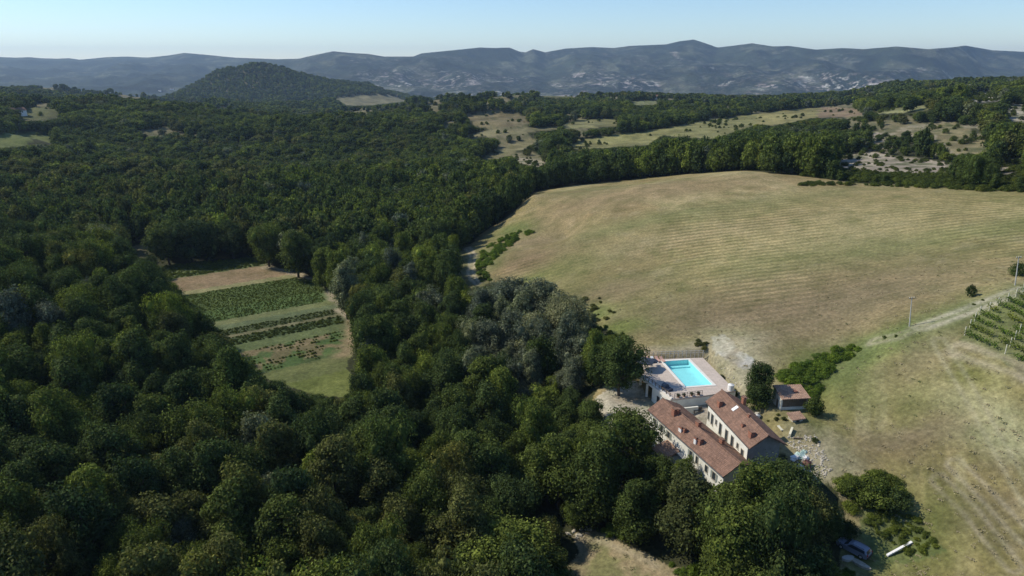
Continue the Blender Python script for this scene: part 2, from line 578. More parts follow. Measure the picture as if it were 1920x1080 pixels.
class MB:
    """collects simple shapes into one mesh"""
    def __init__(s):
        s.v = []; s.f = []

    def add(s, v, f):
        k = len(s.v)
        s.v += [tuple(p) for p in v]
        s.f += [tuple(i + k for i in q) for q in f]
        return s

    def box(s, x0, x1, y0, y1, z0, z1):
        v = [(x0, y0, z0), (x1, y0, z0), (x1, y1, z0), (x0, y1, z0), (x0, y0, z1), (x1, y0, z1), (x1, y1, z1), (x0, y1, z1)]
        return s.add(v, [(0, 3, 2, 1), (4, 5, 6, 7), (0, 1, 5, 4), (1, 2, 6, 5), (2, 3, 7, 6), (3, 0, 4, 7)])

    def hexa(s, p):              # 8 points, bottom then top
        return s.add(p, [(0, 3, 2, 1), (4, 5, 6, 7), (0, 1, 5, 4), (1, 2, 6, 5), (2, 3, 7, 6), (3, 0, 4, 7)])

    def slab(s, quad, th):       # quad with thickness downwards
        a = [(x, y, z - th) for x, y, z in quad]
        return s.hexa(a + list(quad))

    def prism(s, poly, z0, z1):  # vertical prism
        n = len(poly)
        v = [(x, y, z0) for x, y in poly] + [(x, y, z1) for x, y in poly]
        return s.add(v, [tuple(range(n - 1, -1, -1)), tuple(range(n, 2 * n))] + [(i, (i + 1) % n, n + (i + 1) % n, n + i) for i in range(n)])

    def extr(s, prof, x0, x1):   # profile in y,z swept along x
        n = len(prof)
        v = [(x0, y, z) for y, z in prof] + [(x1, y, z) for y, z in prof]
        return s.add(v, [tuple(range(n)), tuple(range(2 * n - 1, n - 1, -1))] + [(i, n + i, n + (i + 1) % n, (i + 1) % n) for i in range(n)])

    def tube(s, pts, rad, n=8):
        pts = [Vector(p) for p in pts]
        rad = rad if isinstance(rad, (list, tuple)) else [rad] * len(pts)
        v = []
        for i, p in enumerate(pts):
            d = (pts[min(i + 1, len(pts) - 1)] - pts[max(i - 1, 0)]).normalized()
            a = d.cross(Vector((0.13, 0.31, 0.94))).normalized() if abs(d.z) < 0.97 else d.cross(Vector((1, 0, 0))).normalized()
            b = d.cross(a)
            for k in range(n):
                t = 2 * math.pi * k / n
                v.append(p + (a * math.cos(t) + b * math.sin(t)) * rad[i])
        f = []
        for i in range(len(pts) - 1):
            for k in range(n):
                f.append((i * n + k, i * n + (k + 1) % n, (i + 1) * n + (k + 1) % n, (i + 1) * n + k))
        f.append(tuple(range(n - 1, -1, -1)))
        f.append(tuple(range((len(pts) - 1) * n, len(pts) * n)))
        return s.add(v, f)

    def blob(s, c, r, seed=0, rough=0.2, rings=6, seg=9):
        rnd = random.Random(seed)
        v = []; f = []
        for i in range(1, rings):
            a = math.pi * i / rings
            for k in range(seg):
                b = 2 * math.pi * k / seg
                q = 1 + rnd.uniform(-rough, rough)
                v.append((c[0] + r[0] * q * math.sin(a) * math.cos(b), c[1] + r[1] * q * math.sin(a) * math.sin(b), c[2] + r[2] * q * math.cos(a)))
        top = len(v); v.append((c[0], c[1], c[2] + r[2])); v.append((c[0], c[1], c[2] - r[2]))
        for i in range(rings - 2):
            for k in range(seg):
                f.append((i * seg + k, (i + 1) * seg + k, (i + 1) * seg + (k + 1) % seg, i * seg + (k + 1) % seg))
        for k in range(seg):
            f.append((top, k, (k + 1) % seg))
            f.append((top + 1, (rings - 2) * seg + (k + 1) % seg, (rings - 2) * seg + k))
        return s.add(v, f)

    def build(s, name, material, parent=None, smooth=False, **kw):
        me = bpy.data.meshes.new(name)
        me.from_pydata(s.v, [], s.f)
        if smooth:
            me.polygons.foreach_set('use_smooth', [True] * len(me.polygons))
        me.update()
        o = link_mesh(name, me, material, parent)
        for k, v in kw.items():
            o[k] = v
        return o


# ---------------------------------------------------------------- farm layout (world metres)
DECK = [(25.7, 125.6), (28.4, 133.6), (41.0, 134.6), (43.2, 119.0), (36.4, 116.9), (29.9, 115.4)]
PA = R(-80.2)                                         # long axis of the pool
flatten([(20, 128), (20, 112), (27, 106), (30.5, 115.5), (26, 126)], -3.3, 5)
flatten([(25.2, 126), (28.4, 133.6), (31.5, 133.6), (31.5, 126)], -1.4, 3)
flatten([(31, 116.3), (31, 134.4), (41.5, 135.2), (43.8, 118.8), (36.4, 116.6)], -1.9, 2.2)
flatten([(26, 108), (34, 110), (41, 88), (32, 84), (29, 92)], -4.2, 4)
flatten([(33, 112), (40, 111), (43.5, 92), (37, 88)], -2.2, 3)
flatten([(48, 115), (56, 115), (56, 106), (48, 106)], 0.6, 4)

# ---------------------------------------------------------------- land cover
P_PLOT0 = gpoly([(300, 500), (480, 484), (590, 522), (668, 605), (655, 745), (600, 745), (480, 705)])
flatten([(p_[0], p_[1]) for p_ in P_PLOT0], -15.0, 14)
P_OPEN = [(1000, 360), (1060, 350), (1200, 335), (1300, 326), (1390, 320), (1500, 330), (1600, 342), (1750, 350), (1920, 360), (2300, 380), (2300, 1200), (1560, 1200),
          (1570, 1075), (1580, 985), (1585, 940), (1555, 905), (1500, 905), (1470, 850), (1440, 850), (1250, 860), (1225, 760), (1110, 755), (1120, 735), (1190, 700), (1190, 640),
          (1120, 610), (1090, 560), (1000, 535), (930, 530), (895, 535), (868, 520), (850, 485), (880, 462), (900, 440), (960, 400)]
P_LOW = [(1075, 1002), (1110, 990), (1170, 1020), (1290, 1072), (1330, 1110), (1040, 1110), (1078, 1040)]
P_CROP = [(290, 500), (480, 482), (500, 494), (590, 522), (640, 570), (668, 605), (668, 650), (645, 690), (665, 705), (655, 745), (600, 745), (480, 705), (400, 640)]
P_FAR = {
    'left_a': ([(-150, 262), (0, 252), (60, 248), (92, 251), (100, 268), (0, 277), (-150, 285)], (0.13, 0.15, 0.05)),
    'left_b': ([(38, 206), (70, 201), (105, 205), (112, 218), (80, 226), (40, 224)], (0.12, 0.125, 0.05)),
    'clear_a': ([(235, 462), (282, 456), (278, 482), (250, 480)], (0.17, 0.15, 0.08)),
    'clear_b': ([(10, 464), (70, 460), (70, 470), (10, 474)], (0.13, 0.15, 0.06)),
    'yel_a': ([(1068, 272), (1085, 262), (1180, 250), (1250, 240), (1330, 224), (1420, 213), (1420, 232), (1390, 244), (1335, 260), (1240, 254), (1215, 272), (1130, 277), (1080, 280)], (0.22, 0.21, 0.085)),
    'yel_b': ([(1420, 213), (1500, 203), (1540, 202), (1530, 220), (1450, 236), (1420, 232)], (0.24, 0.215, 0.09)),
    'yel_c': ([(1540, 201), (1600, 203), (1625, 214), (1590, 220), (1530, 220)], (0.22, 0.16, 0.10)),
    'yel_d': ([(1630, 205), (1740, 200), (1740, 208), (1650, 214)], (0.20, 0.20, 0.09)),
    'mid_a': ([(1055, 232), (1090, 224), (1155, 222), (1160, 236), (1110, 240), (1060, 240)], (0.19, 0.18, 0.08)),
    'mid_b': ([(872, 214), (930, 208), (980, 214), (995, 232), (930, 242), (890, 236)], (0.18, 0.15, 0.08)),
    'mid_c': ([(868, 256), (900, 246), (1000, 240), (1050, 236), (1040, 243), (960, 252), (880, 260)], (0.21, 0.19, 0.10)),
    'mid_d': ([(895, 298), (930, 283), (960, 272), (1005, 256), (1012, 262), (960, 290), (910, 300)], (0.20, 0.18, 0.09)),
    'mid_e': ([(630, 184), (690, 178), (745, 182), (760, 190), (700, 197), (650, 198)], (0.19, 0.17, 0.09)),
    'mid_f': ([(1010, 176), (1085, 176), (1080, 182), (1015, 182)], (0.17, 0.17, 0.08)),
    'mid_g': ([(1185, 190), (1235, 188), (1230, 196), (1190, 197)], (0.16, 0.17, 0.08)),
    'scar_a': ([(1562, 314), (1585, 294), (1640, 284), (1700, 296), (1775, 304), (1808, 326), (1700, 328), (1600, 325)], (0.36, 0.31, 0.24)),
    'scar_b': ([(1632, 262), (1645, 246), (1662, 256), (1655, 268)], (0.36, 0.31, 0.24)),
    'scar_c': ([(1735, 235), (1790, 228), (1850, 262), (1850, 290), (1790, 288), (1760, 262)], (0.22, 0.19, 0.10)),
    'scar_d': ([(1870, 300), (1925, 296), (1930, 330), (1880, 332)], (0.30, 0.26, 0.19)),
    'scar_e': ([(1885, 196), (1925, 196), (1930, 232), (1895, 226)], (0.36, 0.33, 0.26)),
    'scar_f': ([(1815, 178), (1860, 170), (1880, 188), (1830, 194)], (0.36, 0.33, 0.28)),
    'scar_g': ([(965, 294), (1000, 298), (1030, 306), (1010, 313), (975, 306)], (0.30, 0.26, 0.18)),
    'scar_h': ([(1480, 316), (1500, 312), (1500, 322), (1485, 324)], (0.34, 0.30, 0.22)),
}
W_OPEN = gpoly(P_OPEN); W_LOW = gpoly(P_LOW); W_CROP = gpoly(P_CROP)
W_FAR = {k: (gpoly(p), c) for k, (p, c) in P_FAR.items()}
P_SCRUB = [(1740, 230), (1840, 225), (1860, 290), (1830, 335), (1560, 325), (1560, 295), (1630, 280), (1620, 245), (1700, 235)]
W_SCRUB = gpoly(P_SCRUB)

NV = GX.size
X, Y, Zg = GX.ravel(), GY.ravel(), GZ.ravel()
RV = np.hypot(X, Y); TV = np.arctan2(X, Y)
VU, VV, VD = project(X, Y, Zg)
wx = 3.0 * (fbm(X / 6, Y / 6, 101, 3) - 0.5) * np.clip(RV / 150, 0.5, 6)
wy = 3.0 * (fbm(X / 6, Y / 6, 111, 3) - 0.5) * np.clip(RV / 150, 0.5, 6)
XW, YW = X + wx, Y + wy
C = np.zeros((NV, 3)); C[:] = (0.045, 0.048, 0.022)
fn = fbm(X / 40, Y / 40, 7, 4)
C *= (0.75 + 0.5 * fn)[:, None]
wooded = np.zeros(NV); rowamt = np.zeros(NV); rowph = np.zeros(NV)
nA = fbm(X / 55, Y / 55, 201, 5); nB = fbm(X / 14, Y / 14, 211, 5); nC = fbm(X / 30 + 50, Y / 90, 221, 4); nD = fbm(X / 4.5, Y / 4.5, 231, 4)


def mixc(mask, c, amount=1.0):
    a = (np.asarray(mask, float) * amount)[:, None]
    C[:] = C * (1 - a) + np.array(c) * a


def soft_in(poly, px, py, e):
    ins = inpoly(px, py, poly)
    return ins.astype(float)


near = RV < 620
o = inpoly(XW, YW, W_OPEN) & near
mixc(o, (0.255, 0.205, 0.108))
mixc(o, (0.165, 0.155, 0.070), sst(0.50, 0.70, nA) * 0.7)
mixc(o, (0.35, 0.295, 0.165), sst(0.48, 0.68, nC) * 0.8)
mixc(o, (0.165, 0.128, 0.065), sst(0.52, 0.72, nB) * 0.6)
mixc(o, (0.30, 0.255, 0.165), sst(0.60, 0.78, nD) * 0.45)
mixc(o, (0.11, 0.125, 0.045), sst(0.60, 0.78, 1 - nD) * 0.40)
isopen = o.copy()


def px_blob(u, v, a, b, rot=0.0):
    """soft patch of ground, given by where it lies and its size in metres across and along"""
    x, y = ground_at(u, v)
    c, s_ = math.cos(rot), math.sin(rot)
    dx = (XW - x) * c + (YW - y) * s_; dy = -(XW - x) * s_ + (YW - y) * c
    return np.exp(-((dx / a) ** 2 + (dy / b) ** 2)) * isopen


# green belts and brown spurs in the big field
for u, v, a, b, rot, c, am in [
        (1230, 412, 60, 7, 0.15, (0.160, 0.168, 0.075), 0.7), (1450, 385, 70, 7, 0.35, (0.165, 0.16, 0.075), 0.5), (1800, 440, 80, 9, 0.1, (0.15, 0.17, 0.07), 0.6),
        (1480, 480, 30, 8, 0, (0.16, 0.165, 0.07), 0.6), (1740, 385, 60, 20, 0, (0.24, 0.215, 0.10), 0.5), (1300, 350, 50, 16, 0.1, (0.24, 0.18, 0.105), 0.8), (1120, 375, 35, 18, 0.1, (0.235, 0.175, 0.105), 0.7),
        (1290, 445, 55, 9, 0, (0.30, 0.245, 0.15), 0.6), (1560, 440, 40, 14, 0, (0.29, 0.255, 0.145), 0.6), (960, 430, 10, 14, 0.5, (0.10, 0.135, 0.04), 0.8), (915, 480, 6, 16, 0.2, (0.085, 0.125, 0.035), 0.9),
        (1000, 490, 13, 14, 0, (0.21, 0.145, 0.095), 0.9), (985, 455, 16, 8, 0, (0.24, 0.18, 0.12), 0.6), (1080, 560, 16, 12, 0, (0.095, 0.105, 0.035), 0.8), (1150, 545, 14, 9, 0, (0.20, 0.155, 0.10), 0.7), (1060, 500, 14, 12, 0, (0.13, 0.14, 0.05), 0.7),
        (1240, 600, 16, 8, 0, (0.13, 0.115, 0.06), 0.7), (1360, 590, 30, 14, 0, (0.175, 0.135, 0.085), 0.8), (1180, 610, 8, 8, 0, (0.12, 0.14, 0.05), 0.7),
        (1500, 600, 26, 12, 0.2, (0.18, 0.140, 0.09), 0.8), (1560, 560, 26, 10, 0.2, (0.165, 0.13, 0.085), 0.6), (1650, 560, 24, 10, 0.2, (0.19, 0.155, 0.10), 0.5), (1450, 530, 40, 10, 0.1, (0.185, 0.145, 0.09), 0.5),
        (1110, 590, 7, 5, 0, (0.15, 0.19, 0.06), 0.7), (1150, 620, 7, 5, 0, (0.14, 0.17, 0.05), 0.7), (970, 530, 8, 4, 0, (0.17, 0.21, 0.06), 0.7),
        (1290, 640, 14, 2.6, 0, (0.23, 0.195, 0.09), 0.9), (1320, 650, 3, 3, 0, (0.10, 0.09, 0.045), 0.6),
        (1250, 655, 12, 1.8, 0, (0.33, 0.29, 0.215), 0.9), (1210, 664, 5, 1.6, 0, (0.30, 0.22, 0.15), 0.9),
        (1390, 730, 3.2, 6, 0.2, (0.30, 0.27, 0.20), 0.9), (1355, 690, 2, 5, 0.4, (0.24, 0.20, 0.12), 0.9), (1340, 670, 5, 3, 0, (0.23, 0.19, 0.12), 0.9)]:
    mixc(px_blob(u, v, a, b, rot), c, am)
for u, v, a, b, c, am in [(1372, 655, 7, 8, (0.33, 0.31, 0.235), 0.8), (1395, 700, 4, 7, (0.32, 0.29, 0.21), 0.8), (1345, 640, 6, 5, (0.30, 0.26, 0.17), 0.7), (1300, 655, 9, 2.5, (0.31, 0.27, 0.19), 0.7)]:
    mixc(px_blob(u, v, a, b) * (0.6 + 0.8 * nD), c, am)
# lower meadow, greener and streaky
mead = isopen & (inpoly(XW, YW, gpoly([(1470, 720), (1500, 680), (1600, 650), (1700, 622), (1920, 545), (2300, 480), (2300, 1200), (1560, 1200), (1560, 905), (1480, 850), (1440, 760)])))
mixc(mead, (0.25, 0.205, 0.105), 0.9)
st = fbm((X * 0.9 - Y * 0.42) / 2.6, (X * 0.42 + Y * 0.9) / 18, 301, 4)
mixc(mead, (0.38, 0.33, 0.20), sst(0.50, 0.72, st) * 0.8)
mixc(mead, (0.135, 0.12, 0.05), sst(0.5, 0.7, 1 - st) * 0.55)
mixc(mead, (0.30, 0.245, 0.165), sst(0.56, 0.75, nD) * 0.6)
mixc(mead, (0.19, 0.165, 0.07), sst(0.5, 0.68, nA) * 0.5)
mixc(mead, (0.12, 0.095, 0.06), sst(0.58, 0.72, nB) * 0.5)
for u, v, a, b, rot, c, am in [
        (1545, 700, 7, 9, 0.3, (0.10, 0.135, 0.035), 0.85), (1620, 665, 9, 4, 0.4, (0.13, 0.165, 0.05), 0.8), (1660, 650, 8, 3, 0.3, (0.14, 0.165, 0.055), 0.8), (1700, 690, 9, 5, 0, (0.17, 0.14, 0.085), 0.6), (1840, 720, 7, 9, 0, (0.165, 0.165, 0.055), 0.7),
        (1520, 800, 5, 5, 0, (0.11, 0.125, 0.045), 0.8), (1600, 740, 6, 8, 0, (0.15, 0.155, 0.06), 0.6), (1830, 770, 3, 9, 0.5, (0.33, 0.32, 0.19), 0.8), (1870, 830, 2.5, 8, 0.6, (0.33, 0.32, 0.20), 0.7), (1800, 740, 2.5, 5, 0.5, (0.32, 0.29, 0.18), 0.6), (1730, 760, 6, 6, 0, (0.15, 0.145, 0.06), 0.6),
        (1740, 810, 6, 4, 0, (0.14, 0.105, 0.075), 0.6), (1550, 870, 4, 6, 0, (0.29, 0.265, 0.195), 0.9), (1520, 840, 3, 3, 0, (0.32, 0.27, 0.21), 0.9), (1500, 815, 3, 2, 0, (0.30, 0.25, 0.17), 0.8), (1585, 880, 3, 5, 0, (0.25, 0.225, 0.15), 0.7),
        (1640, 1050, 6, 5, 0, (0.14, 0.165, 0.05), 0.8), (1620, 975, 3, 2.5, 0, (0.23, 0.19, 0.11), 0.8), (1750, 1040, 5, 4, 0, (0.13, 0.135, 0.05), 0.6), (1720, 960, 5, 6, 0.3, (0.12, 0.14, 0.045), 0.6),
        (1445, 785, 4, 3, 0, (0.17, 0.155, 0.075), 0.8), (1420, 770, 2.5, 3, 0, (0.26, 0.22, 0.14), 0.7)]:
    mixc(px_blob(u, v, a, b, rot), c, am)
C[isopen] *= np.array([1.0, 1.01, 0.90])
# vineyard soil
W_VINE = gpoly([(1800, 640), (1835, 590), (1930, 545), (2250, 470), (2250, 800), (1930, 700), (1860, 665)])
vin = inpoly(XW, YW, W_VINE) & near
mixc(vin, (0.22, 0.19, 0.115), 0.9)
mixc(vin, (0.12, 0.14, 0.05), sst(0.35, 0.55, nB) * 0.85)
isopen |= vin
# mown rows follow the fall of the big field
f_x, f_y = ground_at(1300, 470)
big = o & ~mead
rowph[:] = (Y + 0.0005 * (X - 60) ** 2 + 0.10 * X + 5 * fbm(X / 90, Y / 90, 401, 2)) * 2 * math.pi / 2.7
ru, rv = ground_at(1700, 470)
rowmask = np.exp(-((X - 95) / 110) ** 4) * np.exp(-((Y - 190) / 48) ** 4)
rowamt[:] = big * rowmask * (0.25 + 0.9 * sst(0.36, 0.6, nC)) * (0.4 + 0.9 * nB)
# crop plot strips, coloured by where they lie across the plot
c0 = np.array(ground_at(480, 484)); c1 = np.array(ground_at(600, 740))
ax = np.array(ground_at(606, 566)) - np.array(ground_at(417, 601)); ax /= np.linalg.norm(ax)
nrm = np.array([ax[1], -ax[0]])
s_coord = (X - c0[0]) * nrm[0] + (Y - c0[1]) * nrm[1]


def strip_s(u, v):
    q = np.array(ground_at(u, v)) - c0
    return float(q @ nrm)


crop = inpoly(XW * 0.7 + X * 0.3, YW * 0.7 + Y * 0.3, W_CROP) & near
S_EDGES = [(-99, (0.10, 0.125, 0.045)), (strip_s(500, 497), (0.215, 0.16, 0.092)), (strip_s(500, 522), (0.21, 0.20, 0.095)), (strip_s(500, 529), (0.062, 0.088, 0.024)), (strip_s(520, 560), (0.075, 0.115, 0.035)),
           (strip_s(560, 574), (0.15, 0.165, 0.07)), (strip_s(560, 583), (0.11, 0.135, 0.065)), (strip_s(560, 592), (0.06, 0.075, 0.03)), (strip_s(560, 603), (0.16, 0.15, 0.08)),
           (strip_s(560, 608), (0.052, 0.075, 0.028)), (strip_s(560, 622), (0.10, 0.125, 0.05)), (strip_s(560, 638), (0.185, 0.15, 0.08)), (strip_s(560, 650), (0.15, 0.13, 0.065)), (strip_s(560, 676), (0.06, 0.085, 0.03)), (strip_s(560, 684), (0.12, 0.135, 0.05)),
           (strip_s(620, 700), (0.125, 0.145, 0.042)), (999, None)]
sw = s_coord + 0.5 * (nD - 0.5)
for (a, c), (b, _) in zip(S_EDGES[:-1], S_EDGES[1:]):
    k = crop & (sw >= a) & (sw < b)
    C[k] = np.array(c)
C[crop] *= (0.8 + 0.4 * nD[crop])[:, None]
mixc(crop & (sw > S_EDGES[11][0]) & (sw < S_EDGES[14][0]), (0.07, 0.11, 0.035), sst(0.5, 0.6, nD))
isopen |= crop
pth = gline([(500, 497), (545, 512), (590, 522), (612, 540), (622, 560), (640, 580), (660, 600)])
mixc(crop | (near & (seg_dist(XW, YW, pth) < 1.6)), (0.33, 0.28, 0.19), np.exp(-(seg_dist(XW, YW, pth) / 1.5) ** 2))
pth2 = gline([(662, 604), (665, 630), (655, 655), (640, 668)])
mixc(crop, (0.26, 0.20, 0.115), np.exp(-(seg_dist(XW, YW, pth2) / 2.4) ** 2) * 0.9)
# bottom meadow
k = inpoly(XW, YW, W_LOW) & near
mixc(k, (0.20, 0.17, 0.085)); mixc(k, (0.27, 0.22, 0.13), sst(0.45, 0.7, nB) * 0.8); mixc(k, (0.13, 0.15, 0.05), sst(0.55, 0.7, nD) * 0.6)
isopen |= k
lowpath = gline([(1085, 1008), (1130, 1018), (1175, 1035), (1230, 1062)])
mixc(k, (0.30, 0.26, 0.17), np.exp(-(seg_dist(XW, YW, lowpath) / 0.9) ** 2) * 0.8)
# tracks
TRACKS = [([(877, 464), (886, 480), (884, 500), (881, 512), (888, 524), (896, 532)], 0.8, 0.65, (0.36, 0.32, 0.22)),
          ([(1925, 541), (1880, 556), (1840, 572), (1800, 588), (1760, 602), (1728, 612)], 1.1, 0.8, (0.33, 0.31, 0.22)),
          ([(1728, 612), (1690, 628), (1640, 640)], 0.8, 0.6, (0.24, 0.23, 0.14)),
          ([(1760, 640), (1790, 690), (1820, 740), (1850, 800), (1890, 870), (1930, 940)], 0.9, 0.35, (0.30, 0.275, 0.17)),
          ([(1800, 655), (1860, 675), (1930, 702)], 1.4, 0.9, (0.31, 0.27, 0.17)),
          ([(1790, 870), (1850, 930), (1925, 1010)], 0.9, 0.35, (0.31, 0.275, 0.19)),
          ([(1760, 900), (1820, 960), (1900, 1060)], 0.9, 0.35, (0.30, 0.26, 0.18))]
track_mask = np.zeros(NV, bool)
_rd = seg_dist(XW, YW, gline(TRACKS[1][0] + [(1690, 628), (1640, 645), (1600, 660), (1560, 690)]))
mixc(near, (0.125, 0.15, 0.055), np.exp(-(_rd / 5.5) ** 2) * (0.45 + 0.6 * nB))
_sc = gpoly([(1610, 950), (1700, 950), (1770, 1030), (1700, 1060), (1640, 1050), (1600, 1000)])
mixc(near & inpoly(XW, YW, _sc), (0.10, 0.13, 0.045), 0.75)
for ti, (pts, gap, wid, c) in enumerate(TRACKS):
    ln = gline(pts)
    dd = seg_dist(X + wx * 0.15, Y + wy * 0.15, ln)
    a = np.exp(-((dd - gap) / wid) ** 2)
    mixc(near, c, np.clip(a * (0.55 + 0.8 * nD), 0, 1) * (0.95 if ti < 3 or ti == 4 else 0.55))
    if ti < 2:
        track_mask |= near & (dd < gap + wid)
trk = near & (seg_dist(X, Y, gline(TRACKS[0][0])) < 5)
isopen |= trk
mixc(near & (seg_dist(XW, YW, gline(TRACKS[0][0])) < 4.5) & ~track_mask, (0.15, 0.145, 0.065), 0.7)
# yard gravel, pale gully above the pool
yard = near & inpoly(XW, YW, [(17, 124), (24.5, 128), (26.5, 125), (30.5, 115), (33, 110), (30, 106), (24, 110), (17, 113)])
mixc(yard, (0.42, 0.38, 0.29), 0.95); mixc(yard, (0.27, 0.21, 0.13), np.exp(-(((X - 24) / 4) ** 2 + ((Y - 122) / 2.2) ** 2)) * 0.8)
between = near & inpoly(X, Y, [(29.5, 115.5), (37, 117), (38, 108), (42, 88), (31, 86), (28, 108)])
mixc(between, (0.36, 0.31, 0.24), 0.9)
gully = near & inpoly(XW * 0.6 + X * 0.4, YW * 0.6 + Y * 0.4, gpoly([(1332, 632), (1360, 628), (1395, 655), (1412, 672), (1412, 700), (1385, 690), (1360, 672), (1330, 655)]))
mixc(gully, (0.38, 0.36, 0.27), 0.8); mixc(gully, (0.22, 0.19, 0.12), sst(0.48, 0.62, nD) * 0.8); mixc(gully, (0.42, 0.44, 0.42), sst(0.5, 0.62, nB) * 0.5)
isopen |= yard | between | gully
# fields and scars farther off
for kf, (poly, c) in W_FAR.items():
    k = inpoly(X + wx * 0.6, Y + wy * 0.6, poly) & (RV > 200)
    mixc(k, c, 0.95)
    mixc(k, tuple(v * 0.62 for v in c), sst(0.40, 0.60, nB) * 0.8)
    mixc(k, tuple(v * 1.3 for v in c), sst(0.52, 0.70, nC) * 0.6)
    mixc(k, (0.09, 0.10, 0.045), sst(0.55, 0.66, fbm(X / 9, Y / 9, 241, 3)) * (0.8 if kf.startswith('scar') else 0.3))
    isopen |= k
# scattered openings in the middle distance
mid = (RV > 900) & (RV < 3300)
op = sst(0.60, 0.66, fbm(X / 90, Y / 150, 501, 4)) * mid * ~isopen * ~((RV > 2250) & (VU > 330) & (VU < 700))
op = np.maximum(op, sst(0.60, 0.64, fbm(X / 34, Y / 60, 505, 3) - 0.035 * (TV < -0.1)) * (RV > 480) * (RV < 3300) * ~isopen)
mixc(RV > 480, (0.19, 0.165, 0.095), op * 0.85)
mixc(RV > 480, (0.09, 0.095, 0.045), op * sst(0.45, 0.6, nD) * 0.7)
opn = op > 0.5
scrub = inpoly(XW, YW, W_SCRUB)
mixc(scrub & ~isopen, (0.24, 0.21, 0.14), sst(0.48, 0.56, nB))
# mountains: woods with fields, pale badlands on the lower slopes
far = RV > 3300
wooded[:] = sst(2600, 3400, RV)
fw = fbm(X / 700, Y / 700, 601, 4)
mixc(far, (0.022, 0.031, 0.020), 1.0)
mixc(far, (0.036, 0.046, 0.026), sst(0.45, 0.6, fw))
rough_far = fbm(X / 60, Y / 70, 651, 3)
fine = fbm(TV * 260, RV / 130, 655, 4)
pf = sst(0.60, 0.64, fbm(X / 170, Y / 300, 611, 4))
mixc(far, (0.10, 0.105, 0.065), pf * 0.7)
U_ = 960 + F * np.tan(TV) * 1.05
low = 1 - sst(4700, 6000, RV)
bad = sst(0.50, 0.58, ridged(X / 130, Y / 260, 621, 5) * 0.5 + fine * 0.5) * low * sst(350, 900, U_) * sst(0.38, 0.55, fbm(X / 500, Y / 500, 631, 3))
bad2 = sst(0.63, 0.67, fbm(X / 90, Y / 120, 641, 4)) * (1 - sst(4900, 6400, RV)) * sst(500, 1000, U_)
badland = far * (1 - sst(4900, 6300, RV)) * sst(300, 1000, U_) * (0.15 + 0.85 * sst(0.40, 0.56, fbm(X / 420, Y / 420, 631, 3)))
badland = badland + far * 0.25 * sst(0.5, 0.65, fbm(X / 300, Y / 300, 661, 3)) * sst(200, 700, U_)
for u, v, a, b, c in [(1515, 150, 230, 160, (0.55, 0.56, 0.48)), (1790, 152, 190, 120, (0.52, 0.56, 0.48)), (1265, 102, 70, 160, (0.42, 0.33, 0.27)), (755, 152, 120, 60, (0.5, 0.46, 0.42)), (890, 155, 200, 120, (0.42, 0.36, 0.33)), (1350, 160, 150, 90, (0.40, 0.33, 0.28)),
                      (1500, 156, 80, 60, (0.6, 0.57, 0.5)), (1730, 130, 80, 60, (0.5, 0.48, 0.42)), (1650, 158, 160, 70, (0.45, 0.38, 0.36)), (1085, 140, 120, 50, (0.40, 0.32, 0.32))]:
    x, y = ground_at(u, v)
    dx = X - x; dy = Y - y
    badland = badland + far * 1.3 * np.exp(-((dx / a / .5) ** 2 + (dy / b) ** 2))
    mixc(far, c, np.clip(np.exp(-((dx / a / .22) ** 2 + (dy / b / .6) ** 2)) * 0.5, 0, 1))
badland = np.clip(badland, 0, 1)
C = np.clip(C, 0.004, 0.9)

# ---------------------------------------------------------------- the relief as objects
idx = np.arange(NV).reshape(NR, NT)
nxt = np.roll(idx, -1, axis=1)
Q = np.stack([idx[:-1], nxt[:-1], nxt[1:], idx[1:]], axis=-1).reshape(-1, 4)[:, ::-1]
qc = Q[:, 0]
qr = RV[qc]
cls = np.zeros(len(Q), np.int8)                    # 0 ground
cls[(qr >= 4000)] = 1                              # mountains
cls[(qr < 4000) & (qr > 1500)] = 2                 # hills
cls[o[qc] & ~mead[qc] & (qr < 620)] = 3            # hay field
cls[mead[qc]] = 4                                  # meadow
cls[crop[qc]] = 5                                  # crop plot
cls[vin[qc]] = 6
cls[track_mask[qc]] = 7
cls[yard[qc]] = 8


def relief_part(name, sel, label):
    q = Q[sel]
    used, inv = np.unique(q, return_inverse=True)
    me = quads_mesh(name, np.stack([X[used], Y[used], GZ.ravel()[used]], 1), inv.reshape(-1, 4), smooth=True)
    a = me.color_attributes.new('cover', 'FLOAT_COLOR', 'POINT')
    cc = np.ones((len(used), 4), np.float32); cc[:, :3] = C[used]
    a.data.foreach_set('color', cc.ravel())
    for nm, arr in (('row_phase', rowph), ('row_amount', rowamt), ('wooded', wooded), ('badland', badland)):
        at = me.attributes.new(nm, 'FLOAT', 'POINT')
        at.data.foreach_set('value', arr[used].astype(np.float32))
    ob = link_mesh(name, me, M['ground'])
    tag(ob, label, kind='structure')
    return ob


relief_part('ground', cls == 0, 'dark forest floor and valley ground under the woods')
relief_part('mountains', cls == 1, 'blue hazy mountain range with pale badlands along the skyline')
relief_part('hills', cls == 2, 'wooded middle hills with a dark cone shaped summit')
relief_part('hay_field', cls == 3, 'large dry brown hay field with faint mown rows above the pool')
relief_part('meadow', cls == 4, 'dry streaky grass meadow at the right')
relief_part('crop_plot', cls == 5, 'striped green and brown crop plot enclosed by woods')
relief_part('vineyard_ground', cls == 6, 'pale soil under the vine rows at the right edge')
relief_part('dirt_track', cls == 7, 'pale double rut farm track')
relief_part('gravel_yard', cls == 8, 'pale gravel yard left of the pool terrace')
_m = MB(); _m.prism([(6.2 * math.sin(t), 6.2 * math.cos(t)) for t in np.linspace(2 * math.pi, 0, 25)[:-1]], -11, float(ht(0, 6)) - 0.05)
g0 = _m.build('ground_below_viewpoint', M['bark']); tag(g0, 'patch of bare ground below the viewpoint', kind='structure')

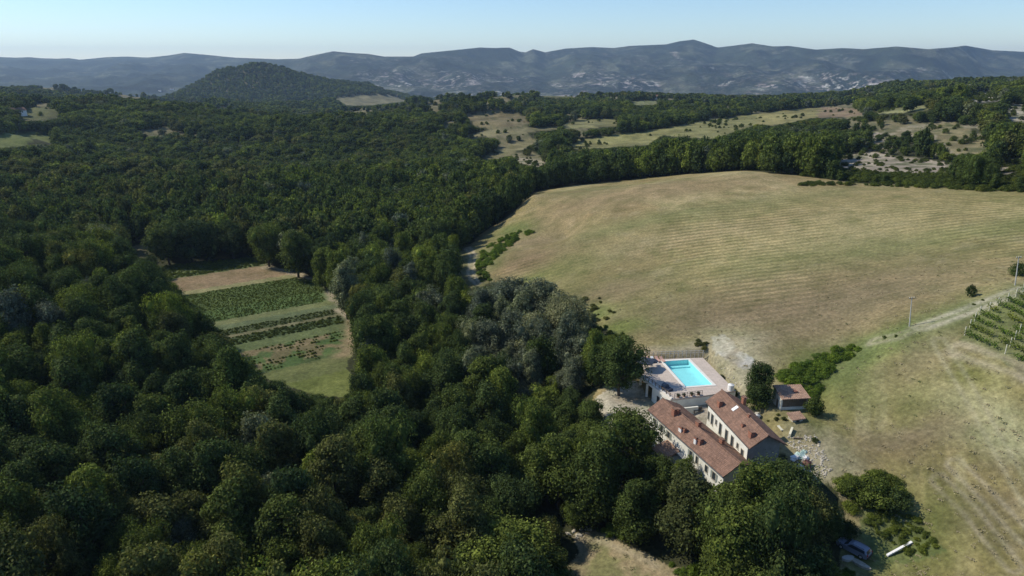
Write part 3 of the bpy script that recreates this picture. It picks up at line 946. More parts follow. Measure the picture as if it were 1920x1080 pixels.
# ---------------------------------------------------------------- trees
rng = np.random.default_rng(11)


def crown_arrays(seed, h, w, n, leaf, form='round', core=0.5):
    """leafy crown: lobes on a rough ellipsoid, leaf faces on and inside the lobes"""
    g = np.random.default_rng(seed)
    nl = {'round': 38, 'tall': 36, 'wide': 44, 'shrub': 12, 'poplar': 34, 'thin': 16}[form]
    zc, rz, rx = {'round': (0.53, 0.42, 0.40), 'tall': (0.52, 0.45, 0.36), 'wide': (0.55, 0.37, 0.42), 'shrub': (0.42, 0.44, 0.42), 'poplar': (0.52, 0.47, 0.32), 'thin': (0.55, 0.42, 0.36)}[form]
    L = []
    for k in range(nl):
        zf = -0.9 + 1.85 * (k + 0.5) / nl
        if form in ('poplar',):
            rr = max(0.12, math.cos(zf * 1.35)) ** 0.8
        elif form == 'tall':
            rr = max(0.2, math.cos(zf * 1.25)) ** 0.7 * (1.05 - 0.15 * zf)
        else:
            rr = math.sqrt(max(0.05, 1 - zf * zf))
        a = k * 2.399963 + g.uniform(-0.5, 0.5)
        q = g.uniform(0.40, 1.12)
        lr = (0.19 if form not in ('poplar', 'shrub') else 0.2) * w * g.uniform(0.45, 1.38) * (0.55 + 0.45 * rr)
        px = math.cos(a) * rr * rx * w * q * 0.98
        py = math.sin(a) * rr * rx * w * q * 0.98
        pz = (zc + zf * rz * g.uniform(0.78, 1.08) + g.uniform(-0.035, 0.035)) * h
        if form != 'shrub':
            sw = 0.16 * w * math.sin(a * 2 + seed) * (0.5 + zf * 0.5)
            px += sw * 1.3 * math.cos(seed * 1.7); py += sw * math.sin(seed * 1.7)
        L.append((px, py, pz, lr, lr * (g.uniform(0.7, 0.95) if form in ('shrub', 'wide') else g.uniform(0.8, 1.45))))
    L.append((0, 0, (zc + rz * 0.75) * h, 0.2 * w, 0.2 * w))
    L = np.array(L)
    wts = L[:, 3] ** 1.9; wts /= wts.sum()
    li = g.choice(len(L), n, p=wts)
    d = g.normal(size=(n, 3)); d /= np.linalg.norm(d, axis=1)[:, None]
    d[:, 2] = np.where((d[:, 2] < -0.2) & (g.random(n) < 0.6), -d[:, 2], d[:, 2])
    rad = g.uniform(0.72, 1.18, n)
    rad = np.where(g.random(n) < 0.08, rad * 1.2, rad)
    P = L[li, :3] + d * np.stack([L[li, 3], L[li, 3], L[li, 4]], 1) * rad[:, None]
    nor = d + g.normal(size=(n, 3)) * 0.55 + np.array([0, 0, 0.35])
    nor /= np.linalg.norm(nor, axis=1)[:, None]
    t = np.cross(nor, g.normal(size=(n, 3))); t /= np.linalg.norm(t, axis=1)[:, None]
    b = np.cross(nor, t)
    s = leaf * g.uniform(0.6, 1.35, n)[:, None]
    V = np.stack([P - t * s, P - b * s * 0.62 + nor * s * 0.12, P + t * s, P + b * s * 0.62 + nor * s * 0.12], 1).reshape(-1, 3)
    Qd = np.arange(4 * n).reshape(-1, 4)
    if core > 0:
        vs, fs = [V], [Qd]
        base = len(V)
        rings, seg = 4, 6
        for k in range(len(L)):
            vv = []
            for i in range(rings + 1):
                aa = math.pi * (0.04 + 0.92 * i / rings)
                for j in range(seg):
                    bb = 2 * math.pi * j / seg
                    q = core * g.uniform(0.8, 1.15)
                    vv.append((L[k, 0] + L[k, 3] * q * math.sin(aa) * math.cos(bb), L[k, 1] + L[k, 3] * q * math.sin(aa) * math.sin(bb), L[k, 2] + L[k, 4] * q * math.cos(aa)))
            ff = [(base + i * seg + j, base + (i + 1) * seg + j, base + (i + 1) * seg + (j + 1) % seg, base + i * seg + (j + 1) % seg) for i in range(rings) for j in range(seg)]
            vs.append(np.array(vv)); fs.append(np.array(ff)); base += len(vv)
        V = np.concatenate(vs); Qd = np.concatenate(fs)
    return V, Qd, L


def crown_mesh(name, material, *a, **k):
    V, Qd, L = crown_arrays(*a, **k)
    me = quads_mesh(name, V, Qd)
    me.materials.append(material)
    return me, L


def trunk_mesh(name, h, w, L, seed, girth=0.022):
    g = random.Random(seed)
    m = MB()
    top = 0.72 * h
    bx, by = g.uniform(-0.04, 0.04) * h, g.uniform(-0.04, 0.04) * h
    pts = [(0, 0, -1.0), (0, 0, 0.0), (bx * 0.3, by * 0.3, 0.25 * h), (bx * 0.7, by * 0.7, 0.5 * h), (bx, by, top)]
    r = girth * h
    m.tube(pts, [r * 1.5, r * 1.15, r * 0.9, r * 0.6, r * 0.2], 7)
    for k in range(0, len(L) - 1, 3):
        p = L[k]
        z0 = min(0.62 * h, max(0.16 * h, p[2] - 0.22 * h))
        f = z0 / top
        m.tube([(bx * f, by * f, z0), (p[0] * 0.5 + bx * 0.3, p[1] * 0.5 + by * 0.3, z0 * 0.5 + p[2] * 0.5), (p[0], p[1], p[2])], [r * 0.42, r * 0.3, r * 0.1], 5)
    me = bpy.data.meshes.new(name)
    me.from_pydata(m.v, [], m.f)
    me.materials.append(M['bark'])
    me.update()
    return me


SPEC = {'dark': 'leaf_dark', 'mid': 'leaf_mid', 'lime': 'leaf_lime', 'silver': 'leaf_silver', 'olive': 'leaf_olive'}
SPEC2 = dict(SPEC, bramble='leaf_bramble')
NEAR = {}      # (species) -> list of (crown mesh, trunk mesh); unit: h=12 m, w=9 m
_forms = [('round', 12, 9.0), ('tall', 12, 7.2), ('wide', 12, 10.5), ('round', 12, 8.2)]
_geo = []
for k, (fm, h_, w_) in enumerate(_forms):
    V, Qd, L = crown_arrays(100 + k, h_, w_, 11500, 0.165, fm)
    _geo.append((V, Qd, L, trunk_mesh('trunk', h_, w_, L, 40 + k), fm))
for sp, mk in SPEC.items():
    NEAR[sp] = []
    for k, (V, Qd, L, tm, fm) in enumerate(_geo):
        me = quads_mesh('crown_' + sp, V, Qd)
        me.materials.append(M[mk])
        NEAR[sp].append((me, tm, fm))
V, Qd, L = crown_arrays(150, 12, 5.6, 8000, 0.16, 'poplar')
_tm = trunk_mesh('trunk', 12, 5.6, L, 60)
POP = {}
for sp in ('silver', 'mid', 'dark'):
    me = quads_mesh('crown_poplar', V, Qd); me.materials.append(M[SPEC[sp]])
    POP[sp] = (me, _tm)
SHR = {}
for sp in ('dark', 'mid', 'lime', 'olive', 'bramble'):
    SHR[sp] = []
    for k in range(2):
        me, L = crown_mesh('shrub_' + sp, M[SPEC2[sp]], 200 + k, 3.0, 4.2, 2200, 0.12, 'shrub')
        SHR[sp].append(me)

# mass forest prototypes (mid and far distance)
protos = []      # list of (object, lod)


def proto(me, nm):
    o_ = bpy.data.objects.new(nm, me)
    return o_


PCOL = {}
for lod, (n, leaf) in enumerate([(8000, 0.19), (1300, 0.45), (260, 1.0)]):
    for sp in SPEC:
        c_ = bpy.data.collections.new('forest_source_%d_%s' % (lod, sp))
        for k, (fm, h_, w_) in enumerate(_forms[:3]):
            V, Qd, L = crown_arrays(300 + 10 * lod + k, h_, w_, n, leaf, fm, core=0.5 if lod < 2 else 0.75)
            me = quads_mesh('forest_crown', V, Qd); me.materials.append(M[SPEC[sp]])
            c_.objects.link(proto(me, 'forest_crown'))
        PCOL[(lod, sp)] = c_


def scatter(name, pts, scl, coll, label, seed=0):
    """one object: points that carry instanced crowns"""
    n = len(pts)
    if n == 0:
        return None
    me = bpy.data.meshes.new(name)
    me.vertices.add(n); me.vertices.foreach_set('co', np.asarray(pts, np.float32).ravel())
    a = me.attributes.new('size', 'FLOAT_VECTOR', 'POINT'); a.data.foreach_set('vector', np.asarray(scl, np.float32).ravel())
    g = np.random.default_rng(seed)
    rt = np.zeros((n, 3), np.float32); rt[:, 2] = g.uniform(0, 6.283, n); rt[:, 0] = g.normal(0, 0.05, n); rt[:, 1] = g.normal(0, 0.05, n)
    a = me.attributes.new('turn', 'FLOAT_VECTOR', 'POINT'); a.data.foreach_set('vector', rt.ravel())
    ob = bpy.data.objects.new(name, me)
    col.objects.link(ob)
    ng = bpy.data.node_groups.new(name + '_nodes', 'GeometryNodeTree')
    ng.interface.new_socket('Geometry', in_out='INPUT', socket_type='NodeSocketGeometry')
    ng.interface.new_socket('Geometry', in_out='OUTPUT', socket_type='NodeSocketGeometry')
    gi = ng.nodes.new('NodeGroupInput'); go = ng.nodes.new('NodeGroupOutput')
    ci = ng.nodes.new('GeometryNodeCollectionInfo')
    ci.inputs['Collection'].default_value = coll
    ci.inputs['Separate Children'].default_value = True
    ci.inputs['Reset Children'].default_value = True
    ip = ng.nodes.new('GeometryNodeInstanceOnPoints')
    ip.inputs['Pick Instance'].default_value = True
    na = ng.nodes.new('GeometryNodeInputNamedAttribute'); na.data_type = 'FLOAT_VECTOR'; na.inputs['Name'].default_value = 'size'
    nb = ng.nodes.new('GeometryNodeInputNamedAttribute'); nb.data_type = 'FLOAT_VECTOR'; nb.inputs['Name'].default_value = 'turn'
    rv = ng.nodes.new('FunctionNodeRandomValue'); rv.data_type = 'INT'
    rv.inputs[4].default_value = 0; rv.inputs[5].default_value = len(coll.objects) - 1
    e2 = ng.nodes.new('FunctionNodeEulerToRotation')
    ng.links.new(gi.outputs[0], ip.inputs['Points'])
    ng.links.new(ci.outputs[0], ip.inputs['Instance'])
    ng.links.new(rv.outputs[2], ip.inputs['Instance Index'])
    ng.links.new(na.outputs[0], ip.inputs['Scale'])
    ng.links.new(nb.outputs[0], e2.inputs[0])
    ng.links.new(e2.outputs[0], ip.inputs['Rotation'])
    ng.links.new(ip.outputs[0], go.inputs[0])
    md = ob.modifiers.new('scatter', 'NODES'); md.node_group = ng
    tag(ob, label, kind='stuff')
    return ob


# --- where trees stand
def zone_open(x, y):
    """inside cleared land"""
    k = inpoly(x, y, W_OPEN) | inpoly(x, y, W_LOW) | inpoly(x, y, W_CROP) | inpoly(x, y, W_VINE)
    k |= inpoly(x, y, [(16, 124.5), (25, 129), (29, 135), (42, 136), (46, 118), (46, 84), (37, 83), (31, 84.5), (27, 96), (24.5, 107), (23, 112.5), (16, 114)])
    k |= seg_dist(x, y, gline(TRACKS[0][0])) < 2.4
    r = np.hypot(x, y)
    for kf, (poly, c) in W_FAR.items():
        k |= inpoly(x, y, poly) & (r > 200)
    return k


# parts of the view that must stay unobstructed (the photograph shows them clear of trees)
KEEP = [P_OPEN[:-8] + [(1190, 650), (1125, 620), (1095, 560), (1010, 545), (925, 535), (898, 540), (872, 525), (855, 490), (880, 462), (900, 440), (960, 400)],
        [(1080, 1004), (1110, 992), (1170, 1022), (1290, 1074), (1320, 1110), (1075, 1110), (1082, 1040)],
        [(295, 500), (480, 482), (500, 492), (590, 520), (630, 560), (655, 602), (662, 640), (630, 700), (650, 715), (640, 742), (600, 740), (490, 705), (440, 645), (350, 562)],
        [(1115, 745), (1190, 722), (1232, 745), (1240, 790), (1238, 850), (1262, 862), (1300, 850), (1352, 896), (1380, 860), (1395, 830), (1440, 835), (1480, 850), (1500, 880), (1500, 730), (1380, 660), (1190, 660)]]
KEEP += [p for p, c in P_FAR.values()]


def blocks(x, y, z0, h, w):
    """does a tree of this size hide something the photograph shows?"""
    bad_ = np.zeros(np.shape(x), bool)
    for fz in (0.98, 0.8, 0.55, 0.3):
        for fx in (-0.38, 0, 0.38):
            kx = 0.0 if fz > 0.9 else fx
            u, v, d = project(x + kx * w, y, z0 + fz * h)
            if fz > 0.9 and fx != 0:
                continue
            for p in KEEP:
                bad_ |= inpoly(u, v, p)
    return bad_


def jitter_grid(r0, r1, cell, a0=-47, a1=47, jit=0.42, seed=1):
    g = np.random.default_rng(seed)
    xs = np.arange(-r1, r1, cell); ys = np.arange(0, r1, cell * 0.92)
    gx, gy = np.meshgrid(xs, ys)
    gx = gx + (np.arange(len(ys)) % 2)[:, None] * cell * 0.5
    x = (gx + g.uniform(-jit, jit, gx.shape) * cell).ravel(); y = (gy + g.uniform(-jit, jit, gx.shape) * cell).ravel()
    r = np.hypot(x, y); th = np.degrees(np.arctan2(x, y))
    k = (r >= r0) & (r < r1) & (th > a0) & (th < a1)
    return x[k], y[k]


trees = []       # x, y, z, h, w, species, form
# trees the photograph singles out: base pixel, height, width, species, form, label
KEY = [(1422, 757, 8.6, 5.9, 'dark', 'tall', 'dark dense round tree beside the small stone shed'),
       (1160, 742, 12.5, 8.6, 'dark', 'round', 'tall dark tree at the left end of the pool terrace'),
       (1168, 905, 14.0, 12.5, 'mid', 'wide', 'broad green tree covering the far left corner of the nearer farmhouse'),
       (1105, 885, 9.5, 9.5, 'mid', 'wide', 'green tree at the left side of the broad tree by the farmhouse'),
       (1190, 1012, 11.0, 7.8, 'mid', 'tall', 'upright green tree at the top end of the bottom clearing'),
       (1287, 1036, 14.2, 9.2, 'olive', 'tall', 'tall olive green tree in front of the long farmhouse wall'),
       (1352, 1046, 12.6, 8.4, 'mid', 'tall', 'green tree between the two tallest trees below the farmhouses'),
       (1404, 1040, 15.4, 9.2, 'mid', 'tall', 'big rounded green tree hiding the near ends of both roofs'),
       (1455, 985, 10.8, 9.5, 'dark', 'round', 'dark rounded tree in front of the shaded gable end'),
       (1490, 1030, 10.5, 8.8, 'olive', 'wide', 'wide green tree left of the parked estate car'),
       (1540, 1010, 6.0, 5.5, 'dark', 'round', 'dark tree shading the front of the parked estate car'),
       (1450, 1085, 8.0, 8.0, 'dark', 'round', 'low dark tree at the bottom edge below the farm'),
       (950, 1105, 11.5, 11.5, 'lime', 'round', 'light green rounded tree at the bottom centre edge'),
       (1000, 1110, 8.5, 7.5, 'mid', 'round', 'green tree at the left of the bottom clearing'),
       (880, 1120, 9.5, 8.5, 'mid', 'tall', 'green tree left of the light rounded tree at the bottom edge'),
       (455, 1115, 10.5, 7.5, 'lime', 'tall', 'pointed yellow green tree at the bottom left edge'),
       (550, 1130, 10.5, 7.0, 'lime', 'tall', 'pointed light green tree at the bottom edge, right of its twin'),
       (318, 496, 17.0, 13.0, 'dark', 'round', 'large dark tree above the left end of the crop plot'),
       (362, 494, 18.0, 14.0, 'dark', 'round', 'largest dark tree overhanging the top of the crop plot'),
       (438, 484, 15.0, 12.0, 'dark', 'round', 'dark round tree above the top right corner of the crop plot'),
       (165, 452, 12.0, 11.0, 'silver', 'round', 'silvery willow tree behind the left hill'),
       (652, 598, 19.0, 9.0, 'silver', 'poplar', 'tall silvery poplar at the right end of the crop plot'),
       (715, 625, 15.0, 12.0, 'dark', 'round', 'dark rounded tree behind the lower right corner of the crop plot'),
       (560, 520, 17.5, 13, 'mid', 'round', 'broad green tree at the path corner of the crop plot'),
       (505, 500, 17.5, 12, 'lime', 'round', 'yellow green tree beside the dark trees over the crop plot'),
       (610, 540, 15, 9, 'mid', 'tall', 'upright tree behind the path bend of the crop plot'),
       (960, 615, 15, 12, 'silver', 'round', 'grey leaved tree below the farm track, left of the silvery clump'),
       (1020, 630, 15, 12, 'silver', 'round', 'grey leaved tree in the middle of the silvery clump'),
       (1060, 660, 14, 12, 'silver', 'round', 'grey leaved tree at the right of the silvery clump'),
       (1010, 690, 14, 11, 'silver', 'round', 'grey leaved tree at the front of the silvery clump'),
       (850, 640, 15, 9, 'dark', 'tall', 'dark upright tree below the farm track'),
       (1040, 300, 19.0, 19.0, 'dark', 'round', 'large dark tree standing alone in the middle distance')]
key_xy = []
for u, v, h_, w_, sp, fm, lb in KEY:
    x, y = ground_at(u, v)
    trees.append([x, y, h_, w_, sp, fm, lb])
    key_xy.append((x, y, w_))
kx = np.array([k[0] for k in key_xy]); ky = np.array([k[1] for k in key_xy]); kw = np.array([k[2] for k in key_xy])


def species_at(x, y, g):
    r = np.hypot(x, y)
    u, v, d = project(x, y, ht(x, y) + 8)
    a = fbm(x / 38, y / 38, 701, 3); b = fbm(x / 24 + 9, y / 24, 711, 3)
    q = g.random(len(x))
    sp = np.full(len(x), 'mid', dtype=object)
    cc_ = fbm(x / 170 + 4, y / 170, 721, 3)
    sp[(b < 0.42) | (q < 0.28) | ((cc_ > 0.53) & (q < 0.75))] = 'dark'
    sp[(a > 0.60) & (q > 0.35)] = 'lime'
    sp[(a < 0.38) & (q > 0.55)] = 'olive'
    sp[q > 0.965] = 'silver'
    sp[q < 0.06] = 'lime'
    sil = (u > 880) & (u < 1110) & (v > 525) & (v < 720) & (q > 0.35)
    sp[sil & (r < 260)] = 'silver'
    sp[(u > 1110) & (r < 150) & (sp == 'silver')] = 'mid'
    lft = (u < 480) & (v > 290) & (v < 400) & (q > 0.5) & (sp != 'dark')
    sp[lft] = 'olive'
    return sp


g1 = np.random.default_rng(21)
nx, ny = jitter_grid(42, 430, 5.1, seed=5)
keep = ~zone_open(nx, ny)
for i in range(len(kx)):
    keep &= np.hypot(nx - kx[i], ny - ky[i]) > kw[i] * 0.44
nx, ny = nx[keep], ny[keep]
nz = ht(nx, ny)
nh = 12.2 * g1.uniform(0.58, 1.42, len(nx)) * (0.82 + 0.36 * fbm(nx / 30, ny / 30, 731, 3))
nwid = nh * g1.uniform(0.44, 0.74, len(nx))
nwid = np.clip(nwid, 4.0, 9.0)
_lowz = inpoly(nx, ny, [(2, 112), (16, 108), (16, 124), (12, 134), (0, 136)]) | inpoly(nx, ny, gpoly([(960, 950), (1085, 985), (1078, 1115), (960, 1115)]))
nh = np.where(_lowz, nh * 0.55, nh); nwid = np.where(_lowz, nwid * 0.75, nwid)
hide = blocks(nx, ny, nz, nh, nwid)
for f in (0.72, 0.72, 0.75):
    nh = np.where(hide, nh * f, nh); nwid = np.where(hide, nwid * (f + 0.12), nwid)
    hide = blocks(nx, ny, nz, nh, nwid)
gone = hide
sx, sy = nx[gone], ny[gone]                      # leave low growth there
nx, ny, nz, nh, nwid = nx[~gone], ny[~gone], nz[~gone], nh[~gone], nwid[~gone]
nsp = species_at(nx, ny, g1)
for i in range(len(nx)):
    trees.append([nx[i], ny[i], nh[i], nwid[i], nsp[i], ['round', 'tall', 'wide', 'tall', 'tall'][int(g1.integers(5))], None])
# a few poplars down the stream line
for u, v in [(640, 560), (668, 575), (690, 520), (720, 500), (735, 560), (770, 590)]:
    x, y = ground_at(u, v)
    trees.append([x, y, 17, 7.5, 'silver' if u % 20 else 'mid', 'poplar', 'slim tall poplar in the row right of the crop plot'])

tx = np.array([t[0] for t in trees]); ty = np.array([t[1] for t in trees]); th_ = np.array([t[2] for t in trees])
tz = ht(tx, ty)
tu, tv, td = project(tx, ty, tz + th_ * 0.6)
inview = (tu > -25) & (tu < 1945) & (tv > -10) & (tv < 1105)
size = th_ / td * inview
size[:len(KEY)] += 10 * inview[:len(KEY)]
order = np.argsort(-size)
single = set(int(i) for i in order[:288] if inview[i])

ORD = ['first', 'second', 'third', 'fourth', 'fifth', 'sixth', 'seventh', 'eighth', 'ninth', 'tenth', 'eleventh', 'twelfth', 'thirteenth', 'fourteenth', 'fifteenth', 'sixteenth',
       'seventeenth', 'eighteenth', 'nineteenth', 'twentieth', 'twenty first', 'twenty second', 'twenty third', 'twenty fourth', 'twenty fifth', 'twenty sixth', 'twenty seventh', 'twenty eighth', 'twenty ninth', 'thirtieth']
TONE = {'dark': 'dark green', 'mid': 'mid green', 'lime': 'yellow green', 'silver': 'silvery grey green', 'olive': 'olive brown green'}
SHAPE = {'round': 'rounded', 'tall': 'upright', 'wide': 'spreading', 'poplar': 'slim'}


def band(u, v):
    rows = [(0, 470, 'near the far end of the wood'), (470, 560, 'level with the upper crop plot'), (560, 640, 'level with the lower crop plot'), (640, 720, 'level with the pool'), (720, 800, 'level with the farmhouse roofs'),
            (800, 880, 'level with the nearer farmhouse wall'), (880, 960, 'above the two bottom rows'), (960, 1020, 'in the second row from bottom'), (1020, 2000, 'in the bottom row')]
    for a, b, s in rows:
        if v < b:
            return s
    return rows[-1][2]


lab = {}
groups = {}
for i in single:
    if trees[i][6]:
        lab[i] = trees[i][6]
        if trees[i][6].startswith('slim tall poplar'):
            groups.setdefault(('silvery', 'poplar', 'right of the crop plot'), []).append(i)
        continue
    k = (TONE[trees[i][4]], SHAPE[trees[i][5]], band(tu[i], tv[i]))
    groups.setdefault(k, []).append(i)
for k, ii in groups.items():
    ii.sort(key=lambda i: tu[i])
    for n, i in enumerate(ii):
        if len(ii) == 1:
            pos = 'the only one'
        elif n == 0:
            pos = 'leftmost'
        elif n == len(ii) - 1:
            pos = 'rightmost'
        elif n <= len(ii) // 2:
            pos = ORD[n] + ' from left'
        else:
            pos = ORD[len(ii) - 1 - n] + ' from right'
        lab[i] = '%s %s tree %s, %s' % (k[0], k[1], k[2], pos)

variant = {'round': 0, 'tall': 1, 'wide': 2}
for i in sorted(single, key=lambda i: -size[i]):
    x, y, h_, w_, sp, fm, _ = trees[i]
    if fm == 'poplar':
        cm, tm = POP['silver' if sp == 'silver' else 'mid']; bh, bw = 12, 5.6
    else:
        vi = variant[fm] if not (fm == 'round' and i % 2) else 3
        cm, tm, _f = NEAR[sp][vi]; bh, bw = 12, _forms[vi][2]
    root = empty('tree', (x, y, float(tz[i]) - 0.1), random.uniform(0, 6.28), lab[i], 'tree', 'trees of the near wood' if i >= len(KEY) else 'trees around the farm and crop plot')
    sc = (w_ / bw, w_ / bw, h_ / bh)
    for nm, me in (('trunk', tm), ('crown', cm)):
        c_ = bpy.data.objects.new(nm, me)
        c_.parent = root
        c_.scale = sc
        col.objects.link(c_)

# the rest of the wood
rest = [i for i in range(len(trees)) if i not in single]
buckets = {}
for i in rest:
    x, y, h_, w_, sp, fm, _ = trees[i]
    buckets.setdefault((0 if td[i] < 260 else 1, sp), []).append((x, y, float(tz[i]) - 0.1, w_ / 9.0, w_ / 9.0, h_ / 12.0))
g2 = np.random.default_rng(33)


low_bushes = []


def far_trees(r0, r1, cell, hmean, lod, seed, thin=0.0):
    x, y = jitter_grid(r0, r1, cell, seed=seed)
    k = ~zone_open(x, y)
    if r0 < 1500:
        inz = zone_open(x, y) & (np.hypot(x, y) > 450)
        dens = sst(0.42, 0.6, fbm(x / 11, y / 11, 771, 3))
        kk = inz & (g2.random(len(x)) < 0.5 * sst(0.85, 1.0, dens) * (fbm(x / 40, y / 40, 773, 2) > 0.56) + 0.002)
        for zn in ('scar_a', 'scar_b', 'scar_c', 'scar_d', 'scar_e', 'scar_f', 'scar_g', 'scar_h'):
            kk |= inpoly(x, y, W_FAR[zn][0]) & (g2.random(len(x)) < 0.75 * dens + 0.05)
        bx_, by_ = x[kk], y[kk]
        low_bushes.append(np.stack([bx_, by_], 1))
    x, y = x[k], y[k]
    r = np.hypot(x, y)
    # natural openings
    opx = sst(0.60, 0.66, fbm(x / 90, y / 150, 501, 4)) * (r > 900)
    opx = np.maximum(opx, sst(0.60, 0.64, fbm(x / 34, y / 60, 505, 3) - 0.035 * (np.arctan2(x, y) < -0.1)) * (r > 480))
    opx = opx * ~((r > 2250) & (project(x, y, ht(x, y))[0] > 330) & (project(x, y, ht(x, y))[0] < 700))
    k = (opx < 0.5) | (g2.random(len(x)) < 0.12)
    sc_ = inpoly(x, y, W_SCRUB)
    k &= ~(sc_ & ((fbm(x / 14, y / 14, 211, 5) > 0.50) & (g2.random(len(x)) < 0.8)))
    x, y, sc_ = x[k], y[k], sc_[k]
    z = ht(x, y)
    h = hmean * g2.uniform(0.65, 1.3, len(x)) * (0.75 + 0.5 * fbm(x / 45, y / 45, 741, 3)) * np.where(sc_, 0.5, 1)
    w = h * g2.uniform(0.75, 1.1, len(x))
    for f in (0.7, 0.7, 0.6, 0.5):
        hd = blocks(x, y, z, h, w)
        h = np.where(hd, h * f, h); w = np.where(hd, w * (f + 0.1), w)
    k = ~blocks(x, y, z, h, w)
    x, y, z, h, w = x[k], y[k], z[k], h[k], w[k]
    sp = species_at(x, y, g2)
    for s_ in SPEC:
        m_ = sp == s_
        a_ = np.stack([x[m_], y[m_], z[m_] - 0.3, w[m_] / 9.0, w[m_] / 9.0, h[m_] / 12.0], 1)
        buckets.setdefault((lod, s_), []).extend(map(tuple, a_))
    return len(x)


nfar = far_trees(430, 950, 6.0, 9.0, 1, 51) + far_trees(950, 1700, 8.0, 9.5, 2, 52) + far_trees(1700, 3300, 13.0, 11.5, 2, 53)
low_bushes = np.concatenate(low_bushes)
WORD = {'dark': 'dark green', 'mid': 'mid green', 'lime': 'yellow green', 'silver': 'silver grey', 'olive': 'olive green'}
LODW = ['packed through the nearer wood', 'massed across the valley wood', 'carpeting the distant hills']
for (lod, sp), arr in sorted(buckets.items()):
    arr = np.array(arr)
    scatter('forest', arr[:, :3], arr[:, 3:], PCOL[(lod, sp)], '%s tree crowns %s' % (WORD[sp], LODW[lod]), seed=lod * 10 + len(sp))
print('trees', len(trees), 'single', len(single), 'far', nfar)

# ---------------------------------------------------------------- low growth: thickets, shrubs
SHC = {}
for sp in SHR:
    c_ = bpy.data.collections.new('thicket_source_' + sp)
    for me in SHR[sp]:
        c_.objects.link(proto(me, 'thicket_bush'))
    SHC[sp] = c_


def thicket(name, poly_px, cell, h, sp, label, seed, noise_cut=0.35, world_poly=None, sizevar=(0.5, 1.25)):
    wp = world_poly or gpoly(poly_px)
    xs = [p[0] for p in wp]; ys = [p[1] for p in wp]
    g = np.random.default_rng(seed)
    gx, gy = np.meshgrid(np.arange(min(xs), max(xs), cell), np.arange(min(ys), max(ys), cell))
    x = (gx + g.uniform(-.5, .5, gx.shape) * cell).ravel(); y = (gy + g.uniform(-.5, .5, gx.shape) * cell).ravel()
    k = inpoly(x, y, wp) & (fbm(x / (cell * 3), y / (cell * 3), seed, 3) > noise_cut)
    x, y = x[k], y[k]
    if len(x) == 0:
        return
    sc = h / 3.0 * g.uniform(sizevar[0], sizevar[1], len(x))
    S = np.stack([sc * g.uniform(0.85, 1.3, len(x)), sc * g.uniform(0.85, 1.3, len(x)), sc * g.uniform(0.7, 1.1, len(x))], 1)
    return scatter(name, np.stack([x, y, ht(x, y) - 0.12 * h], 1), S, SHC[sp], label, seed)


thicket('bramble_thicket', [(1455, 720), (1462, 695), (1500, 680), (1535, 672), (1560, 668), (1560, 690), (1540, 730), (1525, 760), (1495, 722)], 1.15, 1.5, 'bramble', 'bright green bramble thicket behind the stone shed', 801, 0.12)
thicket('bramble_thicket', [(1535, 672), (1560, 656), (1600, 647), (1615, 655), (1590, 672), (1555, 690)], 1.1, 1.2, 'bramble', 'bright green strip of brambles along the lower field edge', 802, 0.15)
thicket('bramble_thicket', [(1640, 640), (1700, 618), (1760, 596), (1830, 566), (1900, 535), (1925, 528), (1925, 540), (1840, 572), (1760, 605), (1700, 632)], 2.6, 0.6, 'mid', 'low green growth along the ridge track', 803, 0.5)
thicket('bramble_thicket', [(935, 450), (985, 430), (1000, 436), (950, 465), (915, 505), (925, 530), (900, 528), (893, 500), (905, 470)], 1.5, 1.5, 'bramble', 'green bushes on the bank between farm track and field', 804, 0.36)
thicket('bramble_thicket', [(1080, 560), (1120, 556), (1160, 585), (1150, 605), (1100, 600)], 2.6, 1.2, 'olive', 'dull green bushes on the field slope behind the silvery trees', 805, 0.5)
thicket('bramble_thicket', [(1100, 610), (1135, 612), (1185, 640), (1180, 660), (1130, 650)], 1.6, 1.3, 'lime', 'yellow green scrub beside the tall dark tree at the pool', 806, 0.42)
thicket('bramble_thicket', [(1250, 1056), (1300, 1062), (1400, 1068), (1560, 1070), (1600, 1078), (1640, 1110), (1300, 1110)], 1.2, 1.3, 'bramble', 'bright green scrub along the bottom edge under the farm trees', 807, 0.25)
thicket('bramble_thicket', [(1120, 985), (1160, 985), (1170, 1015), (1140, 1005)], 1.2, 1.5, 'bramble', 'bright green scrub at the top of the bottom clearing', 808, 0.2)
thicket('bramble_thicket', [(1620, 962), (1700, 955), (1735, 990), (1760, 1030), (1700, 1045), (1660, 1010), (1625, 985)], 0.85, 0.8, 'lime', 'low green scrub behind the white pole right of the car', 809, 0.05)
thicket('bramble_thicket', [(1570, 905), (1640, 890), (1690, 915), (1695, 950), (1640, 970), (1585, 955)], 1.4, 2.0, 'lime', 'green thicket right of the farm trees', 810, 0.1)
thicket('bramble_thicket', [(1420, 770), (1470, 780), (1480, 790), (1450, 800), (1425, 785)], 1.8, 0.7, 'olive', 'low weeds between the second farmhouse and the shed', 811, 0.5)
thicket('weed_patch', [(1500, 350), (1700, 345), (1920, 356), (1920, 362), (1700, 352), (1500, 340)], 2.2, 1.8, 'mid', 'bushes along the far edge of the hay field', 812, 0.25)
thicket('scrub_band', [(1490, 316), (1570, 322), (1700, 327), (1800, 330), (1925, 335), (1925, 358), (1750, 349), (1600, 341), (1500, 330)], 2.6, 1.9, 'mid', 'dense scrub between the pale scar and the hay field', 815, 0.22)
thicket('scrub_band', P_FAR['scar_a'][0], 4.4, 1.8, 'mid', 'bushes scattered over the pale scar beyond the hay field', 816, 0.58)
thicket('scrub_band', P_FAR['scar_d'][0], 4.2, 2.6, 'mid', 'bushes scattered over the right hand pale scar', 817, 0.45)
thicket('scrub_band', P_FAR['scar_b'][0], 4.2, 2.6, 'dark', 'bushes on the small upper scar', 818, 0.5)
